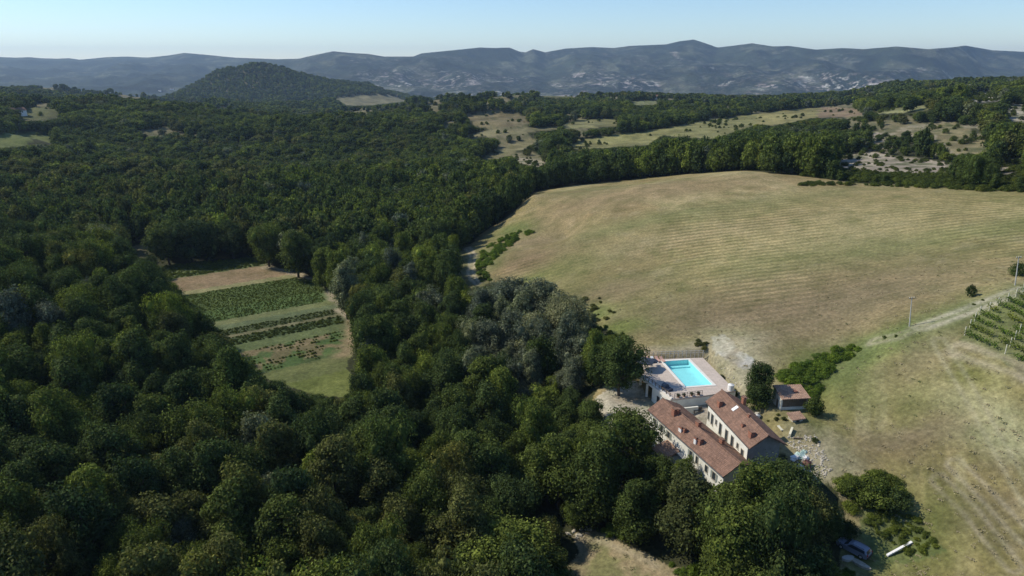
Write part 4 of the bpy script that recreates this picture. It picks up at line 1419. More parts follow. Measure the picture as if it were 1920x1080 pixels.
thicket('weed_patch', [(1300, 640), (1330, 634), (1335, 655), (1305, 660)], 1.3, 0.9, 'olive', 'dry brown weeds on the bank above the pool', 813, 0.3)
# crop plants standing in rows
cr = np.random.default_rng(5)
cx_, cy_, cs_ = [], [], []
s_lo, s_hi = S_EDGES[1][0], S_EDGES[-2][0]
S_ROWS = [(S_EDGES[3][0], S_EDGES[5][0], 0.95, 0.34, 'lime', 0.6), (S_EDGES[7][0], S_EDGES[8][0], 1.0, 0.42, 'mid', 0.7), (S_EDGES[9][0], S_EDGES[10][0], 1.1, 0.55, 'mid', 0.8), (S_EDGES[11][0], S_EDGES[14][0], 1.9, 0.5, 'lime', 0.9), (S_EDGES[0][0] + 99 - 7, S_EDGES[1][0], 1.5, 0.7, 'lime', 0.9)]
for q, (sa_, sb_, gap, hh, sp, stp) in enumerate(S_ROWS):
    P_ = []
    for s_ in np.arange(sa_ + 0.4, sb_, gap):
        t_ = np.arange(-75, 110, stp) + cr.uniform(-.2, .2)
        x = c0[0] + nrm[0] * s_ + ax[0] * -t_ ; y = c0[1] + nrm[1] * s_ + ax[1] * -t_
        x = x + cr.normal(0, 0.12, len(t_)); y = y + cr.normal(0, 0.12, len(t_))
        k = inpoly(x, y, W_CROP) & (seg_dist(x, y, pth) > 2.2) & (seg_dist(x, y, pth2) > 3) & (fbm(x / 5, y / 5, 900 + q, 3) > (0.50 if q == 3 else 0.0)) & (cr.random(len(x)) < 0.8)
        P_.append(np.stack([x[k], y[k]], 1))
    P_ = np.concatenate(P_)
    if len(P_):
        S = np.full((len(P_), 3), hh / 3.0) * cr.uniform(0.6, 1.3, (len(P_), 1)) * np.array([1.1, 1.1, 0.9])
        scatter('crop_row_plants', np.concatenate([P_, ht(P_[:, 0], P_[:, 1])[:, None] - 0.05], 1), S, SHC[sp],
                ['dense green crop rows filling the upper plot', 'thin dark crop rows in the middle of the plot', 'dark leafy crop rows below the middle of the plot', 'patchy vegetable clumps in the brown lower strip', 'green margin along the top of the crop plot'][q], 950 + q)

BUSH = [(1418, 765, 3.2, 4.6, 'mid', 'rounded green bush at the foot of the dark tree by the shed'), (1528, 778, 3.8, 3.6, 'mid', 'dark green bush at the right side of the stone shed'),
        (1640, 940, 4.0, 6.0, 'lime', 'large rounded green bush right of the farm trees'), (1678, 952, 3.6, 4.6, 'dark', 'dark bush at the right end of the thicket'),
        (1598, 930, 3.2, 4.2, 'lime', 'yellow green bush beside the wide farm trees'), (1585, 1003, 2.6, 3.4, 'dark', 'dark bush touching the front of the parked car'),
        (1818, 556, 2.6, 1.9, 'dark', 'lone small dark bush on the field edge near the ridge track'), (1907, 516, 3.0, 3.6, 'dark', 'dark bush behind the pale pole at the right edge'),
        (1527, 828, 0.9, 1.2, 'dark', 'tiny dark shrub on the rubble right of the farmhouse'), (1377, 742, 1.7, 1.6, 'dark', 'small dark shrub standing in for the tank shadow at the terrace corner'),  # terrace corner shrub stands in for the white tank's shadow
        (1353, 714, 1.5, 1.5, 'dark', 'small dark shrub on the right edge of the pool terrace')]
for k, (u, v, h_, w_, sp, lb) in enumerate(BUSH):
    x, y = ground_at(u, v)
    b_ = link_mesh('shrub', SHR[sp][k % 2], loc=(x, y, float(ht(x, y)) - 0.1))
    b_.rotation_euler = (0, 0, random.uniform(0, 6.28)); b_.scale = (w_ / 4.2, w_ / 4.2, h_ / 3.0)
    tag(b_, lb, 'shrub', 'bushes around the farm')

_z = ht(low_bushes[:, 0], low_bushes[:, 1])
_sc = g2.uniform(0.35, 1.5, (len(low_bushes), 1)) * np.array([[0.75, 0.75, 0.8]])
scatter('hillside_bushes', np.concatenate([low_bushes, _z[:, None] - 0.2], 1), _sc, SHC['mid'], 'small green bushes dotted over the far fields and pale scars', 777)

# dry grass tufts on the open land nearby
M['straw'] = plain('dry_grass', (0.30, 0.25, 0.13), 0.95, 0.3, 0.5, c2=(0.40, 0.34, 0.19))
M['green_grass'] = plain('green_grass', (0.11, 0.13, 0.04), 0.95, 0.3, 0.5)
TUFT = {}
for nm_, mt_ in (('straw', M['straw']), ('green', M['green_grass'])):
    cg_ = bpy.data.collections.new('tuft_source_' + nm_)
    for k in range(2):
        gg = np.random.default_rng(500 + k)
        n_ = 26
        P_ = gg.normal(size=(n_, 3)) * np.array([0.30, 0.30, 0.0]); P_[:, 2] = 0
        a_ = gg.uniform(0, 6.28, n_); hgt = gg.uniform(0.05, 0.14, n_)
        tx_ = np.stack([np.cos(a_), np.sin(a_), 0 * a_], 1) * 0.10
        ln_ = gg.normal(size=(n_, 3)) * 0.16; ln_[:, 2] = hgt
        V = np.stack([P_ - tx_, P_ + tx_, P_ + tx_ * 0.4 + ln_, P_ - tx_ * 0.4 + ln_], 1).reshape(-1, 3)
        me = quads_mesh('tuft', V, np.arange(len(V)).reshape(-1, 4)); me.materials.append(mt_)
        cg_.objects.link(proto(me, 'tuft'))
    TUFT[nm_] = cg_
gt_ = np.random.default_rng(321)
_x = gt_.uniform(-10, 190, 150000); _y = gt_.uniform(60, 260, 150000)
_pu, _pv, _pd = project(_x, _y, ht(_x, _y))
_k = (inpoly(_x, _y, W_OPEN) | inpoly(_x, _y, W_LOW)) & (_pu > -60) & (_pu < 1990) & ~inpoly(_x, _y, [(17, 127), (28, 136), (43, 136), (46, 118), (55, 116), (55, 106), (44, 104), (44, 87), (31, 85), (27, 96), (22, 108), (17, 112)]) & ~inpoly(_x, _y, W_VINE)
_k &= gt_.random(len(_x)) < 0.09 * np.clip((180 - _y) / 90, 0, 1)
_x, _y = _x[_k], _y[_k]
_f = fbm(_x / 9, _y / 9, 881, 4)
for nm_, sel_ in (('straw', (_f > 0.50) | (gt_.random(len(_x)) < 0.25)), ('green', (_f < 0.40) & (gt_.random(len(_x)) < 0.25))):
    q_ = np.stack([_x[sel_], _y[sel_], ht(_x[sel_], _y[sel_]) - 0.02], 1)
    scatter('grass_tufts', q_, gt_.uniform(0.4, 1.0, (len(q_), 1)) * np.ones((1, 3)), TUFT[nm_], ['dry straw coloured tufts over the open fields', 'green grass tufts in the damper patches of the fields'][nm_ == 'green'], 55)

# ---------------------------------------------------------------- farm materials
def tile_roof(name, c1, c2):
    m, nt, b = mat(name)
    tc = N(nt, 'ShaderNodeTexCoord')
    n1_ = noise_node(nt, 0.9, 6, 0.7, tc.outputs['Object'])
    n2_ = noise_node(nt, 7.0, 3, 0.7, tc.outputs['Object'])
    r = ramp(nt, [(0.3, c1), (0.62, c2), (0.8, tuple(v * 1.35 for v in c2))], n1_.outputs['Fac'])
    r2 = ramp(nt, [(0.3, 0.6), (0.5, 1.0), (0.72, 1.45)], n2_.outputs['Fac'])
    c = mul(nt, r.outputs[0], r2.outputs[0], 0.85)
    br = N(nt, 'ShaderNodeTexBrick')
    br.inputs['Scale'].default_value = 1.0
    br.inputs['Brick Width'].default_value = 0.28; br.inputs['Row Height'].default_value = 0.42; br.inputs['Mortar Size'].default_value = 0.03
    br.inputs['Color1'].default_value = (0.75, 0.75, 0.75, 1); br.inputs['Color2'].default_value = (1.2, 1.15, 1.1, 1); br.inputs['Mortar'].default_value = (0.55, 0.5, 0.5, 1)
    nt.links.new(tc.outputs['Object'], br.inputs['Vector'])
    c = mul(nt, c, br.outputs['Color'], 0.6)
    nt.links.new(c, b.inputs['Base Color'])
    b.inputs['Roughness'].default_value = 0.9
    b.inputs['Specular IOR Level'].default_value = 0.15
    return m


M['tiles'] = tile_roof('terracotta_tiles', (0.155, 0.098, 0.072), (0.27, 0.165, 0.118))
M['tiles_old'] = tile_roof('old_pale_tiles', (0.30, 0.19, 0.13), (0.42, 0.28, 0.20))
M['plaster'] = plain('lime_plaster', (0.72, 0.69, 0.58), 0.9, 0.12, 0.8, c2=(0.82, 0.80, 0.70))
M['gable_shade'] = plain('gable_shade_grey', (0.24, 0.235, 0.22), 0.95, 0.25, 0.9)  # plaster darkened to grey, shade of the gable put into the colour
M['stone'] = plain('rubble_stone', (0.42, 0.38, 0.30), 0.95, 0.35, 2.2, bumpv=0.4)
M['deck'] = plain('terrace_paving', (0.52, 0.44, 0.37), 0.8, 0.07, 0.5)
_nt = M['deck'].node_tree
_b = _nt.nodes['Principled BSDF']
_br = N(_nt, 'ShaderNodeTexBrick')
_tc = N(_nt, 'ShaderNodeTexCoord')
_br.inputs['Scale'].default_value = 1.0; _br.inputs['Brick Width'].default_value = 1.2; _br.inputs['Row Height'].default_value = 0.8; _br.inputs['Mortar Size'].default_value = 0.035
_br.inputs['Color1'].default_value = (0.93, 0.92, 0.9, 1); _br.inputs['Color2'].default_value = (1.06, 1.05, 1.04, 1); _br.inputs['Mortar'].default_value = (0.72, 0.7, 0.68, 1)
_nt.links.new(_tc.outputs['Object'], _br.inputs['Vector'])
_nt.links.new(mul(_nt, _b.inputs['Base Color'].links[0].from_socket, _br.outputs['Color'], 0.8), _b.inputs['Base Color'])
M['coping'] = plain('white_coping', (0.72, 0.69, 0.62), 0.7, 0.06, 2.0)
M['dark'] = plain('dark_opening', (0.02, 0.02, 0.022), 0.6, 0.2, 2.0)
M['glass'] = plain('window_glass', (0.035, 0.045, 0.05), 0.15, 0.2, 2.0)
M['shutter'] = plain('green_grey_shutter', (0.22, 0.25, 0.22), 0.7, 0.2, 3.0)
M['wood'] = plain('weathered_wood', (0.16, 0.12, 0.08), 0.85, 0.3, 4.0)
M['palewood'] = plain('pale_timber', (0.66, 0.62, 0.47), 0.8, 0.12, 3.0)
M['iron'] = plain('dark_iron', (0.05, 0.045, 0.04), 0.5, 0.2, 3.0)
M['brick'] = plain('chimney_brick', (0.30, 0.13, 0.08), 0.9, 0.3, 5.0)
M['white'] = plain('white_paint', (0.78, 0.77, 0.74), 0.5, 0.05, 2.0)
M['navy'] = plain('dark_navy_canvas', (0.035, 0.045, 0.07), 0.7, 0.25, 3.0)
M['pink'] = plain('faded_pink_cushion', (0.55, 0.33, 0.26), 0.8, 0.15, 3.0)
M['concrete'] = plain('concrete', (0.50, 0.48, 0.43), 0.85, 0.15, 1.5)
M['tarp'] = plain('blue_green_tarp', (0.20, 0.42, 0.36), 0.6, 0.4, 2.5, c2=(0.6, 0.7, 0.65))
M['rust'] = plain('red_brown_cloth', (0.16, 0.07, 0.055), 0.8, 0.3, 3.0)


def water_material():
    m, nt, b = mat('pool_water')
    nt.nodes.remove(b)
    geo = N(nt, 'ShaderNodeNewGeometry')
    n2_ = noise_node(nt, 2.2, 3, 0.6, geo.outputs['Position'])
    bp = N(nt, 'ShaderNodeBump'); bp.inputs['Strength'].default_value = 0.25; bp.inputs['Distance'].default_value = 0.06
    nt.links.new(n2_.outputs['Fac'], bp.inputs['Height'])
    t = N(nt, 'ShaderNodeBsdfTransparent'); t.inputs[0].default_value = (0.78, 0.98, 1.0, 1)
    g = N(nt, 'ShaderNodeBsdfGlossy'); g.inputs['Roughness'].default_value = 0.06
    f = N(nt, 'ShaderNodeFresnel'); f.inputs[0].default_value = 1.33
    nt.links.new(bp.outputs[0], g.inputs['Normal']); nt.links.new(bp.outputs[0], f.inputs['Normal'])
    mx = N(nt, 'ShaderNodeMixShader')
    nt.links.new(f.outputs[0], mx.inputs[0]); nt.links.new(t.outputs[0], mx.inputs[1]); nt.links.new(g.outputs[0], mx.inputs[2])
    nt.links.new(mx.outputs[0], nt.nodes['Material Output'].inputs['Surface'])
    return m


M['lining'] = plain('pool_lining', (0.50, 0.87, 0.89), 0.6, 0.06, 0.6)
M['water'] = water_material()

# ---------------------------------------------------------------- swimming pool and its terrace
from mathutils.geometry import tessellate_polygon
pc = (35.75, 127.1)
pa = R(-81.0)                                            # long axis direction
ul = (math.cos(pa), math.sin(pa)); us = (-math.sin(pa), math.cos(pa))


def pool_rect(l, w):
    return [(pc[0] + ul[0] * a + us[0] * b, pc[1] + ul[1] * a + us[1] * b) for a, b in ((-l, -w), (l, -w), (l, w), (-l, w))]


def ring_slab(m, outer, inner, z0, z1):
    allp = [Vector((x, y, 0)) for x, y in outer] + [Vector((x, y, 0)) for x, y in inner]
    tris = tessellate_polygon([[Vector((x, y, 0)) for x, y in outer], [Vector((x, y, 0)) for x, y in inner]])
    n = len(allp)
    k = len(m.v)
    m.v += [(p.x, p.y, z1) for p in allp] + [(p.x, p.y, z0) for p in allp]
    for t in tris:
        a, b, c = (allp[i] for i in t)
        ccw = (b - a).cross(c - a).z > 0
        t = t if ccw else (t[0], t[2], t[1])
        m.f.append(tuple(i + k for i in t)); m.f.append(tuple(i + k + n for i in (t[0], t[2], t[1])))
    for st, ln in ((0, len(outer)), (len(outer), len(inner))):
        for i in range(ln):
            a, b = st + i, st + (i + 1) % ln
            m.f.append((k + a, k + b, k + b + n, k + a + n))
    return m


terr = empty('pool_terrace', (35, 125, -3.2), 0, 'pale beige raised terrace round the pool with an open bay beneath its left corner', 'terrace')
terr_inv = Vector((-35, -125, 3.2))


def wpart(name, m, material, root, **k):
    ob = m.build(name, material, root, **k)
    ob.location = -root.location
    return ob


wpart('deck', ring_slab(MB(), DECK, pool_rect(6.25, 3.05), -0.32, 0.0), M['deck'], terr)


def wall_seg(m, a, b, th, z0, z1, side=1):
    dx, dy = b[0] - a[0], b[1] - a[1]
    l = math.hypot(dx, dy); nx_, ny_ = -dy / l * th * side, dx / l * th * side
    q = [a, b, (b[0] + nx_, b[1] + ny_), (a[0] + nx_, a[1] + ny_)]
    if side < 0:
        q = q[::-1]
    return m.hexa([(x, y, z0) for x, y in q] + [(x, y, z1) for x, y in q])


def lerp2(a, b, t):
    return (a[0] + (b[0] - a[0]) * t, a[1] + (b[1] - a[1]) * t)


E0, E1 = DECK[0], DECK[5]
inset = 0.12
i0 = lerp2(E0, E1, 0.44)
w_ = MB(); wall_seg(w_, lerp2(E0, E1, 0.44), lerp2(E0, E1, 0.995), 0.3, -4.2, -0.322, 1)
wall_seg(w_, (DECK[5][0] + 0.35, DECK[5][1] + 0.1), DECK[4], 0.3, -4.2, -0.322, 1)
wall_seg(w_, DECK[4], DECK[3], 0.3, -3.4, -0.322, 1)
wpart('retaining_wall', w_, M['plaster'], terr)
w_ = MB(); wall_seg(w_, (i0[0] + 0.32, i0[1] + 0.12), (i0[0] + 4.5, i0[1] + 1.8), 0.3, -4.2, -0.322, 1); wall_seg(w_, (i0[0] + 4.5, i0[1] + 1.8), (31.0, 133.4), 0.3, -4.2, -0.322, 1)
wpart('bay_wall', w_, M['stone'], terr)
for t_ in (0.012, 0.23):
    p = lerp2(E0, E1, t_)
    w_ = MB(); w_.box(p[0] + 0.05, p[0] + 0.45, p[1] - 0.42, p[1] - 0.02, -4.0, -0.322)
    wpart('pillar', w_, M['plaster'], terr)
w_ = MB(); wall_seg(w_, (E0[0] - 0.06, E0[1]), (E1[0] - 0.06, E1[1]), 0.05, -0.42, 0.08, -1)
wpart('fascia', w_, M['coping'], terr)
p, q = lerp2(E0, E1, 0.60), lerp2(E0, E1, 0.68)
w_ = MB(); wall_seg(w_, (p[0] - 0.03, p[1]), (q[0] - 0.03, q[1]), 0.04, -3.3, -1.3, -1)
wpart('door', w_, M['dark'], terr)
# parapet with small pots along the open left edge
par = empty('parapet', (E0[0], E0[1], 0), 0, 'low white parapet along the left front edge of the terrace', 'parapet')
w_ = MB(); wall_seg(w_, (E0[0] + 0.1, E0[1] - 0.05), (E1[0] + 0.1, E1[1] + 0.1), 0.22, 0.003, 0.28, 1)
wpart('kerb', w_, M['coping'], par)
for k in range(9):
    p = lerp2(E0, E1, 0.07 + k * 0.108)
    w_ = MB(); w_.box(p[0] + 0.12, p[0] + 0.26, p[1] - 0.07, p[1] + 0.07, 0.28, 1.0)
    wpart('post', w_, M['wood'], par)
w_ = MB(); w_.tube([(E0[0] + 0.19, E0[1], 0.96), (E1[0] + 0.19, E1[1], 0.96)], 0.04, 6)
wpart('rail', w_, M['wood'], par)

pool = empty('swimming_pool', (pc[0], pc[1], 0), 0, 'rectangular turquoise swimming pool with white edge in the terrace', 'swimming pool')
wpart('coping', ring_slab(MB(), pool_rect(6.55, 3.35), pool_rect(6.0, 2.8), 0.004, 0.07), M['coping'], pool)
wpart('basin', ring_slab(MB(), pool_rect(6.24, 3.04), pool_rect(6.0, 2.8), -1.5, 0.002), M['lining'], pool)
w_ = MB(); w_.prism(pool_rect(5.999, 2.799), -1.5, -1.25)
wpart('floor', w_, M['lining'], pool)
for k in range(1):                                     # steps across the far end
    q_ = [(pc[0] + ul[0] * a + us[0] * b_, pc[1] + ul[1] * a + us[1] * b_) for a, b_ in ((-5.998, -2.797), (-5.998 + 0.4 * (3 - k), -2.797), (-5.998 + 0.4 * (3 - k), 2.797), (-5.998, 2.797))]
    w_ = MB(); w_.prism(q_, -1.249 + 0.25 * k, -1.249 + 0.25 * (k + 1) - 0.002)
    wpart('step', w_, M['lining'], pool)
w_ = MB(); w_.add([(x, y, -0.14) for x, y in pool_rect(5.998, 2.798)], [(0, 1, 2, 3)])
wpart('water', w_, M['water'], pool)

# iron railing with planters on the front edge
rl = empty('terrace_railing', (DECK[5][0], DECK[5][1], 0), 0, 'dark iron railing with plants along the front of the terrace', 'railing')
for k in range(12):
    p = lerp2((30.6, 115.75), (36.2, 117.05), k / 11)
    w_ = MB(); w_.box(p[0] - 0.03, p[0] + 0.03, p[1] - 0.03, p[1] + 0.03, 0.003, 1.05); wpart('post', w_, M['iron'], rl)
for z_ in (0.35, 0.7, 1.05):
    w_ = MB(); w_.tube([(30.6, 115.75, z_), (36.2, 117.05, z_)], 0.035, 6); wpart('rail', w_, M['iron'], rl)
for k, (t_, lb) in enumerate([(0.12, 'left end'), (0.34, 'left of middle'), (0.62, 'right of middle'), (0.88, 'right end')]):
    p = lerp2((30.8, 116.1), (36.2, 117.4), t_)
    po = empty('potted_plant', (p[0], p[1], 0.003), 0, 'potted green plant behind the front terrace railing, ' + lb, 'potted plant', 'potted plants on the terrace')
    m_ = MB(); m_.tube([(0, 0, 0), (0, 0, 0.4)], [0.18, 0.26], 10); m_.build('pot', M['brick'], po)
    c_ = bpy.data.objects.new('foliage', SHR['dark'][k % 2]); c_.parent = po; c_.scale = (0.19, 0.19, 0.15); c_.location = (0, 0, 0.3); col.objects.link(c_)
# pale fence behind the pool
fn_ = empty('pool_fence', (DECK[1][0], DECK[1][1], 0), 0, 'pale post and rail fence behind the far end of the pool', 'fence')
fa, fb = (28.6, 135.0), (41.4, 136.0)
for k in range(15):
    p = lerp2(fa, fb, k / 14); zz = float(ht(*p))
    w_ = MB(); w_.box(p[0] - 0.05, p[0] + 0.05, p[1] - 0.05, p[1] + 0.05, zz - 0.2, 1.15); wpart('post', w_, M['concrete'], fn_)
for z_ in (0.6, 1.08):
    w_ = MB(); w_.tube([(fa[0], fa[1], z_), (fb[0], fb[1], z_)], 0.045, 6); wpart('rail', w_, M['concrete'], fn_)
# low dry stone wall at the right of the pool: single stones
sw_ = empty('stone_wall', (41.2, 134.0, 0), 0, 'low grey stone wall along the right side of the terrace', 'wall')
ro = random.Random(4)
stone_me = []
for k in range(5):
    m_ = MB(); m_.blob((0, 0, 0.18), (0.34, 0.26, 0.24), k, 0.22, 5, 7)
    me = bpy.data.meshes.new('stone'); me.from_pydata(m_.v, [], m_.f); me.materials.append(M['stone']); me.update(); stone_me.append(me)
for k in range(46):
    t_ = k / 45
    p = lerp2((41.35, 134.4), (43.5, 120.6), t_)
    for lay in range(2):
        s_ = bpy.data.objects.new('stone', stone_me[(k + lay) % 5]); s_.parent = sw_
        s_.location = (p[0] - 41.2 + ro.uniform(0, 0.12), p[1] - 134.0, float(ht(*p)) + lay * 0.36 - 0.1); s_.rotation_euler = (0, 0, ro.uniform(0, 6)); s_.scale = (ro.uniform(.8, 1.2),) * 3
        col.objects.link(s_)

# furniture on the terrace
def parasol(loc, rad, hgt, material, label):
    r_ = empty('garden_parasol', loc, 0.3, label, 'parasol', 'parasols on the terrace')
    m_ = MB(); m_.tube([(0, 0, 0), (0, 0, hgt)], 0.035, 8); m_.build('pole', M['wood'], r_)
    m_ = MB(); m_.tube([(0, 0, 0), (0, 0, 0.09)], 0.3, 12); m_.build('base', M['concrete'], r_)
    m_ = MB(); n = 8
    v = [(0, 0, hgt + 0.05)] + [(rad * math.cos(2 * math.pi * k / n + .39), rad * math.sin(2 * math.pi * k / n + .39), hgt - 0.5) for k in range(n)] + [(rad * math.cos(2 * math.pi * k / n + .39), rad * math.sin(2 * math.pi * k / n + .39), hgt - 0.68) for k in range(n)]
    f = [(0, 1 + k, 1 + (k + 1) % n) for k in range(n)] + [(1 + k, 9 + k, 9 + (k + 1) % n, 1 + (k + 1) % n) for k in range(n)]
    m_.add(v, f); m_.build('canopy', material, r_)


parasol((27.4, 128.6, 0), 1.9, 2.5, M['navy'], 'dark navy parasol at the left corner of the terrace')
parasol((29.0, 129.3, 0), 1.2, 2.2, M['navy'], 'smaller dark parasol right of the navy one')


def lounger(loc, rz, material, label):
    r_ = empty('sun_lounger', loc, rz, label, 'sun lounger', 'sun loungers by the pool')
    m_ = MB(); m_.box(-0.3, 0.3, -0.95, 0.35, 0.30, 0.40); m_.build('seat', material, r_)
    m_ = MB(); m_.hexa([(-0.3, 0.37, 0.30), (0.3, 0.37, 0.30), (0.3, 0.98, 0.66), (-0.3, 0.98, 0.66), (-0.3, 0.33, 0.40), (0.3, 0.33, 0.40), (0.3, 0.94, 0.76), (-0.3, 0.94, 0.76)]); m_.build('backrest', material, r_)
    for sx_ in (-0.26, 0.26):
        for sy_ in (-0.9, 0.3):
            m_ = MB(); m_.box(sx_ - .03, sx_ + .03, sy_ - .03, sy_ + .03, 0, 0.30); m_.build('leg', M['white'], r_)


for k, (x, y, lb) in enumerate([(28.9, 132.6, 'far left corner'), (29.9, 132.8, 'second from the far left corner'), (30.9, 132.9, 'third from the far left corner'), (31.9, 132.7, 'closest to the pool of the row')]):
    lounger((x, y, 0), 0.1 + 0.06 * k, M['pink'] if k != 1 else M['white'], ('faded pink' if k != 1 else 'white') + ' sun lounger behind the parasols, ' + lb)
lounger((28.2, 131.1, 0), 1.2, M['white'], 'white sun lounger set crosswise beside the navy parasol')
tb = empty('garden_table', (29.9, 130.6, 0), 0.2, 'small white table beside the parasols', 'table')
m_ = MB(); m_.box(-.5, .5, -.4, .4, .70, .75); m_.build('top', M['white'], tb)
for a_, b_ in ((-.42, -.32), (.42, -.32), (.42, .32), (-.42, .32)):
    m_ = MB(); m_.box(a_ - .03, a_ + .03, b_ - .03, b_ + .03, 0, .70); m_.build('leg', M['white'], tb)
# low covered daybed on the left of the pool
dx_, dy_, _ = uz(1251, 727, 0.3)
db = empty('covered_daybed', (dx_, dy_, 0), R(-62), 'dark slate grey covered daybed on the open deck left of the pool', 'daybed')
m_ = MB(); m_.extr([(-0.62, 0.0), (0.62, 0.0), (0.62, 0.30), (0.5, 0.44), (-0.5, 0.44), (-0.62, 0.30)], -1.05, 1.05); m_.build('base', M['navy'], db)
m_ = MB(); m_.extr([(-0.56, 0.442), (0.56, 0.442), (0.56, 0.62), (0.3, 0.95), (0.0, 1.05), (-0.3, 0.95), (-0.56, 0.62)], -1.02, -0.1); m_.build('hood', plain('slate_canvas', (0.09, 0.11, 0.14), 0.6, 0.2, 3.0), db)
# white tank
x, y, _ = uz(1370, 731, 0.0)
wt = empty('water_tank', (x, y, 0.0), 0, 'white round tank at the right corner of the terrace', 'tank')
m_ = MB(); m_.tube([(0, 0, 0.003), (0, 0, 1.1), (0, 0, 1.3)], [0.62, 0.62, 0.3], 16); m_.build('body', M['white'], wt, smooth=False)
m_ = MB(); m_.tube([(0, 0, 1.302), (0, 0, 1.38)], 0.2, 12); m_.build('lid', M['concrete'], wt)
# white lower terrace wall and steps between terrace and farmhouses
lw = empty('garden_wall', (33, 113, -2.6), 0, 'white stepped garden wall between the terrace and the farmhouses', 'wall')
w_ = MB(); wall_seg(w_, (30.4, 114.3), (35.0, 115.3), 0.35, -4.3, -1.3, -1); wpart('wall', w_, M['plaster'], lw)
for k in range(5):
    w_ = MB(); w_.box(31.4 + k * 0.34, 31.4 + (k + 1) * 0.34 - 0.004, 111.4, 113.2, -4.4, -3.6 + 0.22 * k); wpart('step', w_, M['concrete'], lw)
x, y, _ = uz(1309, 771, -2.2)
bn = empty('garden_bench', (x, y, float(ht(x, y))), 0.2, 'dark wooden bench in the court between the two farmhouses', 'bench')
m_ = MB(); m_.box(-.9, .9, -.25, .25, .42, .48); m_.build('seat', M['wood'], bn)
m_ = MB(); m_.box(-.9, .9, .25, .30, .48, .95); m_.build('backrest', M['wood'], bn)
for a_ in (-.8, .8):
    m_ = MB(); m_.box(a_ - .04, a_ + .04, -.22, .28, -0.1, .42); m_.build('leg', M['wood'], bn)


# ---------------------------------------------------------------- houses
def corrugated(m, x0, x1, ya, za, yb, zb, th=0.12, pitch=0.34, amp=0.045, hip=None):
    """roof slope from eave (ya, za) to ridge (yb, zb) with rounded tile channels"""
    n = int((x1 - x0) / pitch * 4)
    rows = 12
    v = []; f = []
    for j in range(rows + 1):
        t = j / rows
        for i in range(n + 1):
            x = x0 + (x1 - x0) * i / n
            ph = i % 4
            dz = amp * (0, 0.7, 1, 0.7)[ph]
            lift = 0.035 * (1 - (t * rows) % 1) if j < rows else 0
            v.append((x, ya + (yb - ya) * t, za + (zb - za) * t + dz + 0.02 * math.sin(x * 1.7 + j) + 0.05 * math.sin(x * 0.45 + t * 2)))
    for j in range(rows):
        for i in range(n):
            a = j * (n + 1) + i
            q = (a, a + 1, a + n + 2, a + n + 1)
            f.append(q if yb > ya else q[::-1])
    m.add(v, f)
    q = [(x0, ya, za - 0.02), (x1, ya, za - 0.02), (x1, yb, zb - 0.08), (x0, yb, zb - 0.08)]
    if yb < ya:
        q = q[::-1]
    m.slab(q, th)
    return m


def window(root, x, y, z, w, h, sign, style='window', shut=True):
    """opening on a wall whose outward direction is sign * y"""
    f_ = MB()
    a, b = (y, y + sign * 0.07)
    lo_, hi_ = min(a, b), max(a, b)
    t = 0.09
    f_.box(x - w / 2 - t, x - w / 2, lo_, hi_, z, z + h); f_.box(x + w / 2, x + w / 2 + t, lo_, hi_, z, z + h)
    f_.box(x - w / 2 - t, x + w / 2 + t, lo_, hi_, z + h + 0.002, z + h + t); f_.box(x - w / 2 - t - .05, x + w / 2 + t + .05, min(y, y + sign * 0.14), max(y, y + sign * 0.14), z - t, z - 0.002)
    fo = f_.build(style, M['stone'], root)
    p_ = MB(); p_.box(x - w / 2, x + w / 2, min(y, y + sign * 0.025), max(y, y + sign * 0.025), z, z + h)
    p_.build('pane' if style == 'window' else 'panel', M['glass'] if style == 'window' else M['wood'], fo)
    if shut:
        for sgn in (-1, 1):
            s_ = MB(); xc = x + sgn * (w / 2 + t + w * 0.24)
            s_.box(xc - w * 0.22, xc + w * 0.22, min(y + sign * .01, y + sign * 0.055), max(y + sign * .01, y + sign * 0.055), z, z + h)
            s_.build('shutter', M['shutter'], fo)


def chimney(root, x, y, zroof, w, h, white, style=0):
    c_ = MB(); c_.box(x - w / 2, x + w / 2, y - w * 0.4, y + w * 0.4, zroof - 0.5, zroof + h)
    co = c_.build('chimney', M['white'] if white else M['brick'], root)
    k_ = MB(); k_.box(x - w / 2 - .08, x + w / 2 + .08, y - w * 0.4 - .08, y + w * 0.4 + .08, zroof + h + 0.002, zroof + h + 0.1)
    for sx_ in (-1, 1):
        k_.box(x + sx_ * w * 0.4 - .06, x + sx_ * w * 0.4 + .06, y - w * .3, y + w * .3, zroof + h + 0.102, zroof + h + 0.3)
    k_.build('chimney_cap', M['brick'], co)
    t_ = MB(); t_.slab([(x - w / 2 - .12, y - w * .5, zroof + h + .302), (x + w / 2 + .12, y - w * .5, zroof + h + .302), (x + w / 2 + .12, y + w * .5, zroof + h + .36), (x - w / 2 - .12, y + w * .5, zroof + h + .36)][::1], 0.0) if False else t_.box(x - w / 2 - .1, x + w / 2 + .1, y - w * .45, y + w * .45, zroof + h + .302, zroof + h + .36)
    t_.build('chimney_top', M['tiles'], co)


